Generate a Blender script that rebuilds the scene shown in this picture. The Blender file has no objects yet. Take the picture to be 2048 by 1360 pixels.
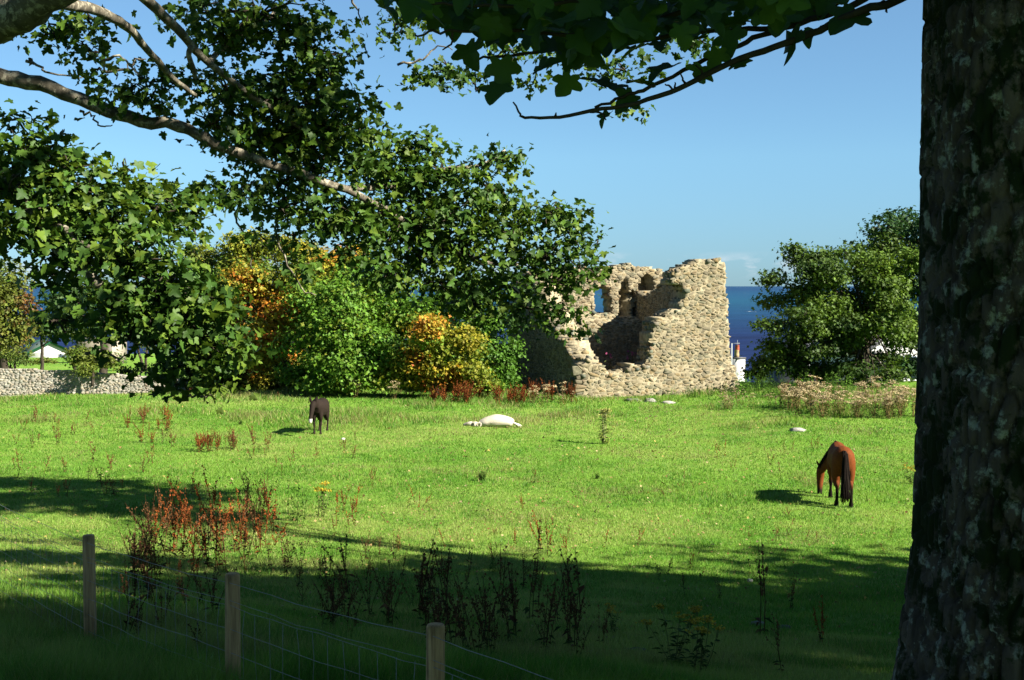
import bpy, math, random
import numpy as np
from mathutils import Vector, Matrix

rng = np.random.default_rng(7)
random.seed(7)
scene = bpy.context.scene
COL = scene.collection

# ------------------------------------------------------------------ camera
F = 2500.0                      # focal length in pixels of the 2048 wide frame
EYE = np.array([0.0, 0.0, 4.8])
PITCH = math.atan(108.0 / F)
cam = bpy.data.cameras.new('camera')
cam.sensor_width = 36.0
cam.lens = 36.0 * F / 2048.0
cam.clip_start = 0.05
cam.clip_end = 90000.0
cam_o = bpy.data.objects.new('camera', cam)
COL.objects.link(cam_o)
cam_o.location = EYE
cam_o.rotation_euler = (math.pi / 2 - PITCH, 0, 0)
scene.camera = cam_o

# ------------------------------------------------------------------ sky, sun, exposure
SUN = np.array([1.25, -0.60, 0.95]); SUN /= np.linalg.norm(SUN)
world = bpy.data.worlds.new('World'); scene.world = world
world.use_nodes = True
nt = world.node_tree; nt.nodes.clear()
w_out = nt.nodes.new('ShaderNodeOutputWorld')
w_bg = nt.nodes.new('ShaderNodeBackground')
w_bg.inputs['Strength'].default_value = 0.055
sky = nt.nodes.new('ShaderNodeTexSky'); sky.sky_type = 'NISHITA'
sky.sun_disc = False
sky.sun_elevation = math.asin(SUN[2])
sky.sun_rotation = math.atan2(SUN[0], SUN[1])
sky.air_density = 0.8; sky.dust_density = 0.0; sky.ozone_density = 3.5
# low fair-weather clouds all round the horizon
tc = nt.nodes.new('ShaderNodeTexCoord')
sep = nt.nodes.new('ShaderNodeSeparateXYZ'); nt.links.new(tc.outputs['Generated'], sep.inputs[0])
mp = nt.nodes.new('ShaderNodeMapping'); mp.inputs['Scale'].default_value = (13, 13, 34)
mp.inputs['Location'].default_value = (1.7, 0.35, 0)
nt.links.new(tc.outputs['Generated'], mp.inputs[0])
nz = nt.nodes.new('ShaderNodeTexNoise'); nz.inputs['Scale'].default_value = 1.6; nz.inputs['Detail'].default_value = 7; nz.inputs['Roughness'].default_value = 0.55
nt.links.new(mp.outputs[0], nz.inputs['Vector'])
cr = nt.nodes.new('ShaderNodeValToRGB'); cr.color_ramp.elements[0].position = 0.49; cr.color_ramp.elements[1].position = 0.66
nt.links.new(nz.outputs[0], cr.inputs[0])
band = nt.nodes.new('ShaderNodeValToRGB')
e = band.color_ramp.elements
e[0].position = 0.006; e[0].color = (0, 0, 0, 1); e[1].position = 0.014; e[1].color = (1, 1, 1, 1)
e2 = e.new(0.019); e2.color = (0.75, 0.75, 0.75, 1); e3 = e.new(0.026); e3.color = (0, 0, 0, 1)
nt.links.new(sep.outputs['Z'], band.inputs[0])
mul = nt.nodes.new('ShaderNodeMath'); mul.operation = 'MULTIPLY'
nt.links.new(cr.outputs[0], mul.inputs[0]); nt.links.new(band.outputs[0], mul.inputs[1])
tint = nt.nodes.new('ShaderNodeMix'); tint.data_type = 'RGBA'; tint.blend_type = 'MULTIPLY'
tint.inputs['Factor'].default_value = 1.0
air = nt.nodes.new('ShaderNodeValToRGB'); e = air.color_ramp.elements
e[0].position = 0.0; e[0].color = (0.205, 0.325, 0.475, 1); e[1].position = 1.0; e[1].color = (.60, .68, .66, 1)
q = e.new(0.10); q.color = (0.47, 0.60, 0.62, 1); q = e.new(0.25); q.color = (.62, .72, .70, 1)
nt.links.new(sep.outputs['Z'], air.inputs[0]); nt.links.new(air.outputs[0], tint.inputs[7])
nt.links.new(sky.outputs[0], tint.inputs[6])
mx = nt.nodes.new('ShaderNodeMix'); mx.data_type = 'RGBA'
mx.inputs[7].default_value = (4.0, 4.1, 4.4, 1)
nt.links.new(mul.outputs[0], mx.inputs['Factor']); nt.links.new(tint.outputs[2], mx.inputs[6])
nt.links.new(mx.outputs[2], w_bg.inputs['Color']); nt.links.new(w_bg.outputs[0], w_out.inputs[0])

sl = bpy.data.lights.new('sun', 'SUN'); sl.energy = 5.0; sl.angle = math.radians(0.5); sl.color = (1.0, 0.93, 0.80)
so = bpy.data.objects.new('sun', sl); COL.objects.link(so)
so.rotation_euler = Vector(SUN).to_track_quat('Z', 'Y').to_euler()
so.location = (20, -10, 30)
scene.view_settings.view_transform = 'Standard'; scene.view_settings.look = 'None'
scene.view_settings.exposure = 2.05; scene.view_settings.gamma = 1.0
scene.view_settings.use_curve_mapping = False
scene.cycles.max_bounces = 6; scene.cycles.transparent_max_bounces = 4
scene.cycles.use_denoising = True

# ------------------------------------------------------------------ helpers
def lin(r, g, b):
    f = lambda c: (c / 255 / 12.92) if c / 255 <= 0.04045 else ((c / 255 + 0.055) / 1.055) ** 2.4
    return (f(r), f(g), f(b))

def tag(o, label=None, cat=None, group=None, kind=None):
    if label: o['label'] = label
    if cat: o['category'] = cat
    if group: o['group'] = group
    if kind: o['kind'] = kind
    return o

def empty(name, loc=(0, 0, 0), rz=0.0):
    o = bpy.data.objects.new(name, None); COL.objects.link(o)
    o.location = loc; o.rotation_euler = (0, 0, rz); o.empty_display_size = 0.2
    return o

def link(name, me, parent=None):
    o = bpy.data.objects.new(name, me); COL.objects.link(o)
    if parent is not None: o.parent = parent
    return o

def make_mesh(name, V, T, mat=None, col=None, smooth=False, matidx=None):
    """V (n,3); T (m,3) or (m,4) index array or list of polygons; col (n,3) linear colours"""
    me = bpy.data.meshes.new(name)
    V = np.asarray(V, dtype=np.float32)
    if isinstance(T, np.ndarray):
        m, k = T.shape
        me.vertices.add(len(V)); me.vertices.foreach_set('co', V.ravel())
        me.loops.add(m * k); me.loops.foreach_set('vertex_index', T.astype(np.int32).ravel())
        me.polygons.add(m); me.polygons.foreach_set('loop_start', np.arange(0, m * k, k, dtype=np.int32))
        try: me.polygons.foreach_set('loop_total', np.full(m, k, dtype=np.int32))
        except Exception: pass
        me.update(calc_edges=True)
    else:
        me.from_pydata([tuple(map(float, v)) for v in V], [], [tuple(int(i) for i in t) for t in T]); me.update()
    if col is not None:
        a = me.color_attributes.new('col', 'FLOAT_COLOR', 'POINT')
        c = np.ones((len(V), 4), dtype=np.float32); c[:, :3] = col
        a.data.foreach_set('color', c.ravel())
    if smooth: me.polygons.foreach_set('use_smooth', np.ones(len(me.polygons), dtype=bool))
    if mat: me.materials.append(mat)
    return me

class MB:
    """collects geometry with a colour per vertex"""
    def __init__(s): s.V = []; s.T = []; s.C = []; s.n = 0
    def add(s, V, T, c):
        V = np.asarray(V, float); T = np.asarray(T, int)
        if T.shape[1] == 4: T = np.concatenate([T[:, [0, 1, 2]], T[:, [0, 2, 3]]])
        c = np.asarray(c, float)
        if c.ndim == 1: c = np.tile(c, (len(V), 1))
        s.V.append(V); s.T.append(T + s.n); s.C.append(c); s.n += len(V)
    def mesh(s, name, mat, smooth=False):
        return make_mesh(name, np.concatenate(s.V), np.concatenate(s.T), mat, np.concatenate(s.C), smooth)
    def build(s, name, mat, parent=None, smooth=False):
        return link(name, s.mesh(name, mat, smooth), parent)

cp, sp = math.cos(PITCH), math.sin(PITCH)
def ray(px, py):
    x = (px - 1024.0) / F; yy = -(py - 680.0) / F
    return np.array([x, cp + yy * sp, -sp + yy * cp])
def at(px, py, D):
    d = ray(px, py); return EYE + d * (D / d[1])
def project(P):
    P = np.asarray(P, float) - EYE
    depth = P[..., 1] * cp - P[..., 2] * sp
    up = P[..., 1] * sp + P[..., 2] * cp
    return 1024 + F * P[..., 0] / depth, 680 - F * up / depth, depth

def hash2(ix, iy, k=0):
    h = np.sin(ix * 127.1 + iy * 311.7 + k * 74.7) * 43758.5453
    return h - np.floor(h)
def vnoise(x, y, k=0):
    x = np.asarray(x, float); y = np.asarray(y, float)
    ix = np.floor(x); iy = np.floor(y); fx = x - ix; fy = y - iy
    fx = fx * fx * (3 - 2 * fx); fy = fy * fy * (3 - 2 * fy)
    a = hash2(ix, iy, k); b = hash2(ix + 1, iy, k); c = hash2(ix, iy + 1, k); d = hash2(ix + 1, iy + 1, k)
    return (a * (1 - fx) + b * fx) * (1 - fy) + (c * (1 - fx) + d * fx) * fy
def fbm(x, y, o=4, k=0):
    s = 0; a = 0.5
    for i in range(o):
        s = s + a * vnoise(x * 2 ** i, y * 2 ** i, k + i); a *= 0.5
    return s
def sstep(a, b, x):
    t = np.clip((np.asarray(x, float) - a) / (b - a), 0, 1); return t * t * (3 - 2 * t)

# ------------------------------------------------------------------ terrain height
QY = np.array([-60, 2, 6, 9, 12, 14, 17, 20, 25, 34, 300.])
QZ = np.array([2.9, 2.6, 2.38, 1.98, 1.35, .95, .45, .15, 0.0, 0.0, 0.0])
def ground_z(x, y):
    x = np.asarray(x, float); y = np.asarray(y, float)
    q = y + 0.35 * np.clip(x, -12, 12)
    z = np.interp(q, QY, QZ)
    z = z + (fbm(x * .22, y * .22, 3, 5) - .45) * .28 * sstep(18, 30, y)
    z = z + .42 * np.exp(-((x - 14.5) / 5.5) ** 2 - ((y - 46) / 6.5) ** 2)          # low bank right of the ruin
    z = z + .16 * np.exp(-((x + 12) / 8) ** 2 - ((y - 49) / 5) ** 2)
    left = sstep(4, -6, x)
    fall = left * -np.clip(y - 62, 0, 400) * .042 + (1 - left) * -np.clip(y - 63, 0, 400) * .13
    z = z + np.maximum(fall, -9.0)
    coast = 118 + 70 * sstep(-32, -48, x) + 6 * np.sin(x * .13) + 30 * sstep(20, 60, x)
    z = z - 14 * sstep(coast, coast + 14, y)
    return z
_T = np.concatenate([np.arange(3, 70, .02), np.arange(70, 300, .1)])
def on_ground(px, py):
    d = ray(px, py); P_ = EYE + d * _T[:, None]
    hit = np.nonzero(P_[:, 2] <= ground_z(P_[:, 0], P_[:, 1]))[0]
    p = P_[hit[0]] if len(hit) else P_[-1]
    return np.array([p[0], p[1], float(ground_z(p[0], p[1]))])

# ------------------------------------------------------------------ materials
K = 0.66          # the exposure is set for the sunlit pasture; keeps albedos natural
def new_mat(name):
    m = bpy.data.materials.new(name); m.use_nodes = True
    n = m.node_tree; b = n.nodes['Principled BSDF']
    return m, n, b, n.nodes['Material Output']
def node(n, t, **kw):
    o = n.nodes.new(t)
    for k, v in kw.items():
        if k in o.inputs: o.inputs[k].default_value = v
        else: setattr(o, k, v)
    return o
def ramp(n, stops):
    r = n.nodes.new('ShaderNodeValToRGB'); e = r.color_ramp.elements
    e[0].position = stops[0][0]; e[0].color = (*stops[0][1], 1)
    e[1].position = stops[-1][0]; e[1].color = (*stops[-1][1], 1)
    for p, c in stops[1:-1]:
        q = e.new(p); q.color = (*c, 1)
    return r
def mixc(n, a, b, fac, blend='MIX'):
    m = n.nodes.new('ShaderNodeMix'); m.data_type = 'RGBA'; m.blend_type = blend
    for sock, v in ((6, a), (7, b), (0, fac)):
        if hasattr(v, 'node'): n.links.new(v, m.inputs[sock])
        elif sock == 0: m.inputs[0].default_value = v
        else: m.inputs[sock].default_value = (*v, 1)
    return m.outputs[2]

def leaf_material(name, transl=0.35, rough=0.5, spec=0.35, vary=0.25):
    m, n, b, out = new_mat(name)
    at_ = node(n, 'ShaderNodeAttribute', attribute_name='col')
    oi = n.nodes.new('ShaderNodeObjectInfo')
    ge = n.nodes.new('ShaderNodeNewGeometry')
    add = node(n, 'ShaderNodeMath', operation='ADD')
    n.links.new(oi.outputs['Random'], add.inputs[0]); n.links.new(ge.outputs['Random Per Island'], add.inputs[1])
    fr = node(n, 'ShaderNodeMath', operation='FRACT'); n.links.new(add.outputs[0], fr.inputs[0])
    hs = n.nodes.new('ShaderNodeHueSaturation')
    mr = node(n, 'ShaderNodeMapRange'); mr.inputs['To Min'].default_value = K * (1 - vary); mr.inputs['To Max'].default_value = K * (1 + vary)
    n.links.new(fr.outputs[0], mr.inputs[0]); n.links.new(mr.outputs[0], hs.inputs['Value'])
    n.links.new(at_.outputs['Color'], hs.inputs['Color'])
    n.links.new(hs.outputs[0], b.inputs['Base Color'])
    b.inputs['Roughness'].default_value = rough; b.inputs['Specular IOR Level'].default_value = spec
    tr = n.nodes.new('ShaderNodeBsdfTranslucent')
    tcx = mixc(n, hs.outputs[0], (1.0, 1.0, 0.35), 0.5, 'MULTIPLY'); n.links.new(tcx, tr.inputs['Color'])
    mix = n.nodes.new('ShaderNodeMixShader'); mix.inputs[0].default_value = transl
    n.links.new(b.outputs[0], mix.inputs[1]); n.links.new(tr.outputs[0], mix.inputs[2])
    n.links.new(mix.outputs[0], out.inputs['Surface'])
    return m
M_LEAF = leaf_material('sycamore_leaf', 0.30, 0.55, 0.2)
M_FOL = leaf_material('tree_foliage', 0.30, 0.6, 0.2, 0.3)
M_GRASS = leaf_material('grass_blade', 0.45, 0.55, 0.2, 0.22)
M_PLANT = leaf_material('dry_plant', 0.15, 0.8, 0.1, 0.3)

def bark_material(name, c1, c2, lichen, moss_amt=0.0, scale=6.0, lich_amt=0.5):
    m, n, b, out = new_mat(name)
    t = n.nodes.new('ShaderNodeTexCoord')
    mpn = n.nodes.new('ShaderNodeMapping'); mpn.inputs['Scale'].default_value = (1, 1, .35); n.links.new(t.outputs['Object'], mpn.inputs[0])
    n1 = node(n, 'ShaderNodeTexNoise', Scale=scale, Detail=8.0, Roughness=.65); n.links.new(mpn.outputs[0], n1.inputs['Vector'])
    r1 = ramp(n, [(.3, c1), (.7, c2)]); n.links.new(n1.outputs[0], r1.inputs[0])
    n2 = node(n, 'ShaderNodeTexNoise', Scale=scale * 1.3, Detail=6.0, Roughness=.7); n.links.new(t.outputs['Object'], n2.inputs['Vector'])
    r2 = ramp(n, [(.62 - .14 * lich_amt, (0, 0, 0)), (.70 - .12 * lich_amt, (1, 1, 1))]); n.links.new(n2.outputs[0], r2.inputs[0])
    c = mixc(n, r1.outputs[0], lichen, r2.outputs[0])
    if moss_amt > 0:
        n3 = node(n, 'ShaderNodeTexNoise', Scale=scale * .55, Detail=7.0, Roughness=.68); n.links.new(t.outputs['Object'], n3.inputs['Vector'])
        r3 = ramp(n, [(.60 - .1 * moss_amt, (0, 0, 0)), (.66 - .1 * moss_amt, (1, 1, 1))]); n.links.new(n3.outputs[0], r3.inputs[0])
        c = mixc(n, c, (.008, .013, .004), r3.outputs[0])
    n.links.new(c, b.inputs['Base Color']); b.inputs['Roughness'].default_value = .95; b.inputs['Specular IOR Level'].default_value = .1
    bp = node(n, 'ShaderNodeBump', Strength=.7, Distance=.02); n.links.new(n1.outputs[0], bp.inputs['Height']); n.links.new(bp.outputs[0], b.inputs['Normal'])
    return m
M_BARK_NEAR = bark_material('near_bark', (.016, .013, .011), (.078, .062, .052), (.16, .17, .15), 1.1, 10.5, .6)
M_BARK = bark_material('sycamore_bark', (.030, .027, .020), (.12, .105, .078), (.24, .22, .165), 0.0, 8.0, .8)
M_BARK_DARK = bark_material('dark_bark', (.015, .012, .009), (.05, .042, .030), (.08, .08, .06), 0.0, 5.0, .2)

def attr_material(name, rough=.9, spec=.15, bump=0.0, bscale=20., vary=.12, K=K):
    m, n, b, out = new_mat(name)
    a = node(n, 'ShaderNodeAttribute', attribute_name='col')
    t = n.nodes.new('ShaderNodeTexCoord')
    nn = node(n, 'ShaderNodeTexNoise', Scale=bscale, Detail=6.0, Roughness=.65); n.links.new(t.outputs['Object'], nn.inputs['Vector'])
    mr = node(n, 'ShaderNodeMapRange'); mr.inputs['From Min'].default_value = .3; mr.inputs['From Max'].default_value = .7
    mr.inputs['To Min'].default_value = K * (1 - vary * 2); mr.inputs['To Max'].default_value = K * (1 + vary * 2)
    n.links.new(nn.outputs[0], mr.inputs[0])
    hs = n.nodes.new('ShaderNodeHueSaturation'); n.links.new(a.outputs['Color'], hs.inputs['Color']); n.links.new(mr.outputs[0], hs.inputs['Value'])
    n.links.new(hs.outputs[0], b.inputs['Base Color'])
    b.inputs['Roughness'].default_value = rough; b.inputs['Specular IOR Level'].default_value = spec
    if bump > 0:
        bp = node(n, 'ShaderNodeBump', Strength=bump, Distance=.03); n.links.new(nn.outputs[0], bp.inputs['Height']); n.links.new(bp.outputs[0], b.inputs['Normal'])
    return m
M_STONE = attr_material('rubble_stone', .92, .15, .6, 9., .16, .55)
M_MORTAR = attr_material('lime_mortar', .95, .1, .9, 5., .22, .55)
M_COAT = attr_material('animal_coat', .75, .06, .15, 30., .10, .52)
M_PAINT = attr_material('painted', .6, .3, 0, 3., .05, .5)
M_GLOSS = attr_material('car_paint', .25, .5, 0, 3., .02, .85)
M_HAIR = attr_material('horse_hair', .8, .05, .3, 60., .2)

def post_material():
    m, n, b, out = new_mat('weathered_post')
    t = n.nodes.new('ShaderNodeTexCoord'); mpn = n.nodes.new('ShaderNodeMapping'); mpn.inputs['Scale'].default_value = (1, 1, .06)
    n.links.new(t.outputs['Object'], mpn.inputs[0])
    n1 = node(n, 'ShaderNodeTexNoise', Scale=60.0, Detail=6.0, Roughness=.6); n.links.new(mpn.outputs[0], n1.inputs['Vector'])
    r = ramp(n, [(.3, (.15, .080, .030)), (.55, (.36, .215, .085)), (.75, (.45, .29, .13))]); n.links.new(n1.outputs[0], r.inputs[0])
    n2 = node(n, 'ShaderNodeTexNoise', Scale=7.0, Detail=4.0); n.links.new(t.outputs['Object'], n2.inputs['Vector'])
    r2 = ramp(n, [(.52, (1, 1, 1)), (.72, (.45, .47, .4))]); n.links.new(n2.outputs[0], r2.inputs[0])
    n.links.new(mixc(n, r.outputs[0], r2.outputs[0], 1.0, 'MULTIPLY'), b.inputs['Base Color'])
    b.inputs['Roughness'].default_value = .9
    bp = node(n, 'ShaderNodeBump', Strength=.6, Distance=.008); n.links.new(n1.outputs[0], bp.inputs['Height']); n.links.new(bp.outputs[0], b.inputs['Normal'])
    return m
M_POST = post_material()
def plain(name, c, rough=.6, metal=0.0):
    m, n, b, out = new_mat(name); b.inputs['Roughness'].default_value = rough; b.inputs['Metallic'].default_value = metal
    t = n.nodes.new('ShaderNodeTexCoord'); nn = node(n, 'ShaderNodeTexNoise', Scale=12.0, Detail=4.0); n.links.new(t.outputs['Object'], nn.inputs['Vector'])
    r = ramp(n, [(.3, tuple(v * .8 for v in c)), (.7, tuple(min(1, v * 1.15) for v in c))]); n.links.new(nn.outputs[0], r.inputs[0])
    n.links.new(r.outputs[0], b.inputs['Base Color']); return m
M_WIRE = plain('galvanised_wire', (.18, .185, .185), .55, .4)
M_GLASS = plain('dark_window_glass', (.05, .07, .09), .08)

# ------------------------------------------------------------------ the field
G_LIT = np.array([.118, .232, .016])
def field_material():
    m, n, b, out = new_mat('pasture_turf')
    t = n.nodes.new('ShaderNodeTexCoord')
    def N(s, d=6., r=.6):
        q = node(n, 'ShaderNodeTexNoise', Scale=s, Detail=d, Roughness=r); n.links.new(t.outputs['Object'], q.inputs['Vector']); return q
    a = N(.16, 5.); b1 = N(1.1, 6., .65); c1 = N(9., 6., .7)
    r = ramp(n, [(.34, (.042, .130, .011)), (.5, (.104, .200, .025)), (.66, (.155, .225, .042))]); n.links.new(a.outputs[0], r.inputs[0])
    r2 = ramp(n, [(.32, (.048, .143, .011)), (.5, (.108, .200, .025)), (.68, (.175, .210, .056))]); n.links.new(b1.outputs[0], r2.inputs[0])
    c = mixc(n, r.outputs[0], r2.outputs[0], .5)
    r3 = ramp(n, [(.28, (.45, .5, .4)), (.5, (1, 1, 1)), (.72, (1.35, 1.25, 1.3))]); n.links.new(c1.outputs[0], r3.inputs[0])
    c = mixc(n, c, r3.outputs[0], .8, 'MULTIPLY')
    d = N(24., 3., .5); r4 = ramp(n, [(.66, (0, 0, 0)), (.74, (1, 1, 1))]); n.links.new(d.outputs[0], r4.inputs[0])
    c = mixc(n, c, (.17, .145, .06), r4.outputs[0])
    n.links.new(c, b.inputs['Base Color']); b.inputs['Roughness'].default_value = .95; b.inputs['Specular IOR Level'].default_value = .05
    bp = node(n, 'ShaderNodeBump', Strength=.8, Distance=.06); n.links.new(c1.outputs[0], bp.inputs['Height']); n.links.new(bp.outputs[0], b.inputs['Normal'])
    return m
M_FIELD = field_material()
xs = np.concatenate([np.linspace(-160, -32, 40), np.linspace(-30, 30, 150), np.linspace(32, 160, 40)])
ys = np.concatenate([np.linspace(-60, 3, 26), np.linspace(3.5, 70, 190), np.linspace(71, 240, 110)])
X, Y = np.meshgrid(xs, ys); Z = ground_z(X, Y)
nx, ny = len(xs), len(ys)
idx = np.arange(nx * ny).reshape(ny, nx)
Tq = np.stack([idx[:-1, :-1], idx[:-1, 1:], idx[1:, 1:], idx[1:, :-1]], -1).reshape(-1, 4)
tag(link('field', make_mesh('field', np.stack([X, Y, Z], -1).reshape(-1, 3), Tq, M_FIELD, smooth=True)), 'bright green grazed pasture sloping down to the ruin', 'field', kind='structure')

# ------------------------------------------------------------------ the sea
def sea_material():
    m, n, b, out = new_mat('open_sea')
    t = n.nodes.new('ShaderNodeTexCoord')
    sp_ = n.nodes.new('ShaderNodeSeparateXYZ'); n.links.new(t.outputs['Object'], sp_.inputs[0])
    lg = node(n, 'ShaderNodeMath', operation='LOGARITHM'); lg.inputs[1].default_value = 10.0; n.links.new(sp_.outputs['Y'], lg.inputs[0])
    wn = n.nodes.new('ShaderNodeMapping'); wn.inputs['Scale'].default_value = (.0025, .0012, 1); n.links.new(t.outputs['Object'], wn.inputs[0])
    wno = node(n, 'ShaderNodeTexNoise', Scale=1.0, Detail=4.0); n.links.new(wn.outputs[0], wno.inputs['Vector'])
    ad = node(n, 'ShaderNodeMath', operation='MULTIPLY_ADD'); n.links.new(wno.outputs[0], ad.inputs[0]); ad.inputs[1].default_value = .22; n.links.new(lg.outputs[0], ad.inputs[2])
    mr = node(n, 'ShaderNodeMapRange'); mr.inputs['From Min'].default_value = 2.2; mr.inputs['From Max'].default_value = 4.2; n.links.new(ad.outputs[0], mr.inputs[0])
    # deep navy inshore over weed, turquoise over sand further out, blue offshore
    r = ramp(n, [(.0, (.003, .008, .040)), (.25, (.003, .009, .044)), (.36, (.004, .026, .070)), (.50, (.006, .046, .090)), (.66, (.006, .040, .090)), (.82, (.006, .030, .080)), (1.0, (.008, .034, .085))]); n.links.new(mr.outputs[0], r.inputs[0])
    cm = n.nodes.new('ShaderNodeMapping'); cm.inputs['Scale'].default_value = (.16, .020, 1); n.links.new(t.outputs['Object'], cm.inputs[0])
    cn = node(n, 'ShaderNodeTexNoise', Scale=1.0, Detail=3.0, Roughness=.5); n.links.new(cm.outputs[0], cn.inputs['Vector'])
    cr_ = ramp(n, [(.70, (0, 0, 0)), (.75, (1, 1, 1))]); n.links.new(cn.outputs[0], cr_.inputs[0])
    wm = n.nodes.new('ShaderNodeMapping'); wm.inputs['Scale'].default_value = (.035, .11, 1); n.links.new(t.outputs['Object'], wm.inputs[0])
    wv = node(n, 'ShaderNodeTexNoise', Scale=1.0, Detail=6.0, Roughness=.6); n.links.new(wm.outputs[0], wv.inputs['Vector'])
    rw = ramp(n, [(.35, (.6, .6, .65)), (.65, (1.4, 1.35, 1.3))]); n.links.new(wv.outputs[0], rw.inputs[0])
    c = mixc(n, r.outputs[0], rw.outputs[0], 1.0, 'MULTIPLY')
    c = mixc(n, c, (.5, .53, .56), cr_.outputs[0])
    n.links.new(c, b.inputs['Base Color']); b.inputs['Roughness'].default_value = .6; b.inputs['Specular IOR Level'].default_value = .12
    bp = node(n, 'ShaderNodeBump', Strength=1.0, Distance=1.5); n.links.new(wv.outputs[0], bp.inputs['Height']); n.links.new(bp.outputs[0], b.inputs['Normal'])
    return m
S = 60000.
tag(link('sea', make_mesh('sea', [(-S, 60, -11), (S, 60, -11), (S, S, -11), (-S, S, -11)], [(0, 1, 2, 3)], sea_material())), 'deep blue open sea with scattered whitecaps', 'sea', kind='structure')

# ------------------------------------------------------------------ tubes, leaves
def catmull(P, n):
    P = np.asarray(P, float)
    if len(P) < 3: return np.array([P[0] + (P[-1] - P[0]) * t for t in np.linspace(0, 1, n)])
    Q = np.vstack([2 * P[0] - P[1], P, 2 * P[-1] - P[-2]])
    out = []
    seg = len(P) - 1
    for t in np.linspace(0, seg - 1e-6, n):
        i = int(t); f = t - i
        p0, p1, p2, p3 = Q[i], Q[i + 1], Q[i + 2], Q[i + 3]
        out.append(.5 * ((2 * p1) + (-p0 + p2) * f + (2 * p0 - 5 * p1 + 4 * p2 - p3) * f * f + (-p0 + 3 * p1 - 3 * p2 + p3) * f ** 3))
    return np.array(out)
def tube(P, R, sides=7, closed=True, knob=0.0):
    P = np.asarray(P, float); R = np.asarray(R, float); n = len(P)
    Tn = np.gradient(P, axis=0); Tn /= np.linalg.norm(Tn, axis=1)[:, None] + 1e-9
    ref = np.array([0, 0, 1.]) if abs(Tn[0][2]) < .9 else np.array([1., 0, 0])
    A = np.cross(Tn[0], ref); A /= np.linalg.norm(A)
    V = []
    for i in range(n):
        A = A - Tn[i] * A.dot(Tn[i]); A /= np.linalg.norm(A) + 1e-9
        B = np.cross(Tn[i], A)
        th = np.linspace(0, 2 * math.pi, sides, endpoint=False)
        rr = R[i] * (1 + (rng.random(sides) - .5) * knob)
        V.append(P[i] + (np.cos(th) * rr)[:, None] * A + (np.sin(th) * rr)[:, None] * B)
    V = np.concatenate(V)
    T = []
    for i in range(n - 1):
        for j in range(sides):
            a = i * sides + j; b = i * sides + (j + 1) % sides
            T += [(a, b, b + sides), (a, b + sides, a + sides)]
    if closed:
        V = np.vstack([V, P[0], P[-1]]); c0 = n * sides; c1 = c0 + 1
        for j in range(sides):
            T.append((c0, (j + 1) % sides, j)); T.append((c1, (n - 1) * sides + j, (n - 1) * sides + (j + 1) % sides))
    return V, np.array(T)
def limb_mesh(P, r0, r1, n=18, sides=8, wob=.0, knob=.12, pw=1.0):
    C = catmull(P, n)
    if wob: C[1:-1] += rng.normal(0, wob, (n - 2, 3))
    t = np.linspace(0, 1, n) ** pw
    return tube(C, r0 + (r1 - r0) * t, sides, True, knob)

# sycamore leaf: five toothed lobes, petiole at the origin, slightly folded along the midrib
_half = [(.08, -.04), (.25, -.13), (.38, -.04), (.32, .09), (.48, .12), (.62, .26), (.60, .40), (.45, .45), (.29, .46), (.32, .62), (.22, .80), (.10, .95)]
_pts = [(0, .02)] + _half + [(0, 1.02)] + [(-x, y) for x, y in reversed(_half)]
LEAF_V = np.array([(x, y, .20 * abs(x) ** 1.2 - .28 * (y - .35) ** 2 + .05 * math.sin(7 * x + 5 * y)) for x, y in _pts] + [(0, .38, -.03)])
_k = len(_pts)
LEAF_T = np.array([(_k, i, (i + 1) % _k) for i in range(_k)])
# small leaf cluster for trees far away: a ragged star
_a = np.linspace(0, 2 * math.pi, 8, endpoint=False)
_r = np.array([.5, .26, .52, .24, .5, .28, .48, .25])
STAR_V = np.vstack([np.stack([np.cos(_a) * _r, np.sin(_a) * _r, .12 * np.cos(2 * _a) * _r], -1), [(0, 0, -.04)]])
STAR_T = np.array([(8, i, (i + 1) % 8) for i in range(8)])
QUAD_V = np.array([(-.5, -.1, 0), (.1, -.5, .1), (.5, .1, 0), (-.1, .5, .1)]); QUAD_T = np.array([(0, 1, 2), (0, 2, 3)])

def norm(a): return a / (np.linalg.norm(a, axis=-1, keepdims=True) + 1e-9)
def frames(N_, tip):
    N_ = norm(N_); tip = norm(tip - N_ * (tip * N_).sum(-1, keepdims=True)); X_ = np.cross(tip, N_)
    return np.stack([X_, tip, N_], -1)       # columns
def leaves_mesh(name, P, R, S_, C, mat, tmpl=(LEAF_V, LEAF_T)):
    LV, LT = tmpl
    V = np.einsum('nij,kj->nki', R, LV) * S_[:, None, None] + P[:, None, :]
    T = LT[None] + (np.arange(len(P)) * len(LV))[:, None, None]
    return make_mesh(name, V.reshape(-1, 3), T.reshape(-1, 3), mat, np.repeat(C, len(LV), axis=0))

def cluster_leaves(tips, outdir, k, spread, size, col, up=.75, out=.5, rnd=.55, droop=.5, flat=.5):
    """k leaves round each twig tip, blades mostly facing up and out, tips hanging"""
    n = len(tips); P = np.repeat(tips, k, 0) + rng.normal(0, spread, (n * k, 3)) * [1, 1, flat]
    O = np.repeat(outdir, k, 0)
    N_ = np.array([0, 0, up]) + O * out + rng.normal(0, rnd, (n * k, 3))
    tip = O * .7 + rng.normal(0, .6, (n * k, 3)) + np.array([0, 0, -droop])
    S_ = size * (.5 + .85 * rng.random(n * k))
    C = np.repeat(col, k, 0) * (1 + rng.normal(0, .12, (n * k, 1)))
    return P, frames(N_, tip), S_, np.clip(C, 0.003, 1)

def ellipsoid_tips(c, r, n, shell=.55):
    d = norm(rng.normal(0, 1, (n, 3)))
    rad = (shell + (1 - shell) * rng.random(n)) if shell < 1 else np.ones(n)
    rad = np.where(rng.random(n) < .3, rng.random(n) ** (1 / 3), rad)
    return c + d * rad[:, None] * r, d

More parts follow.
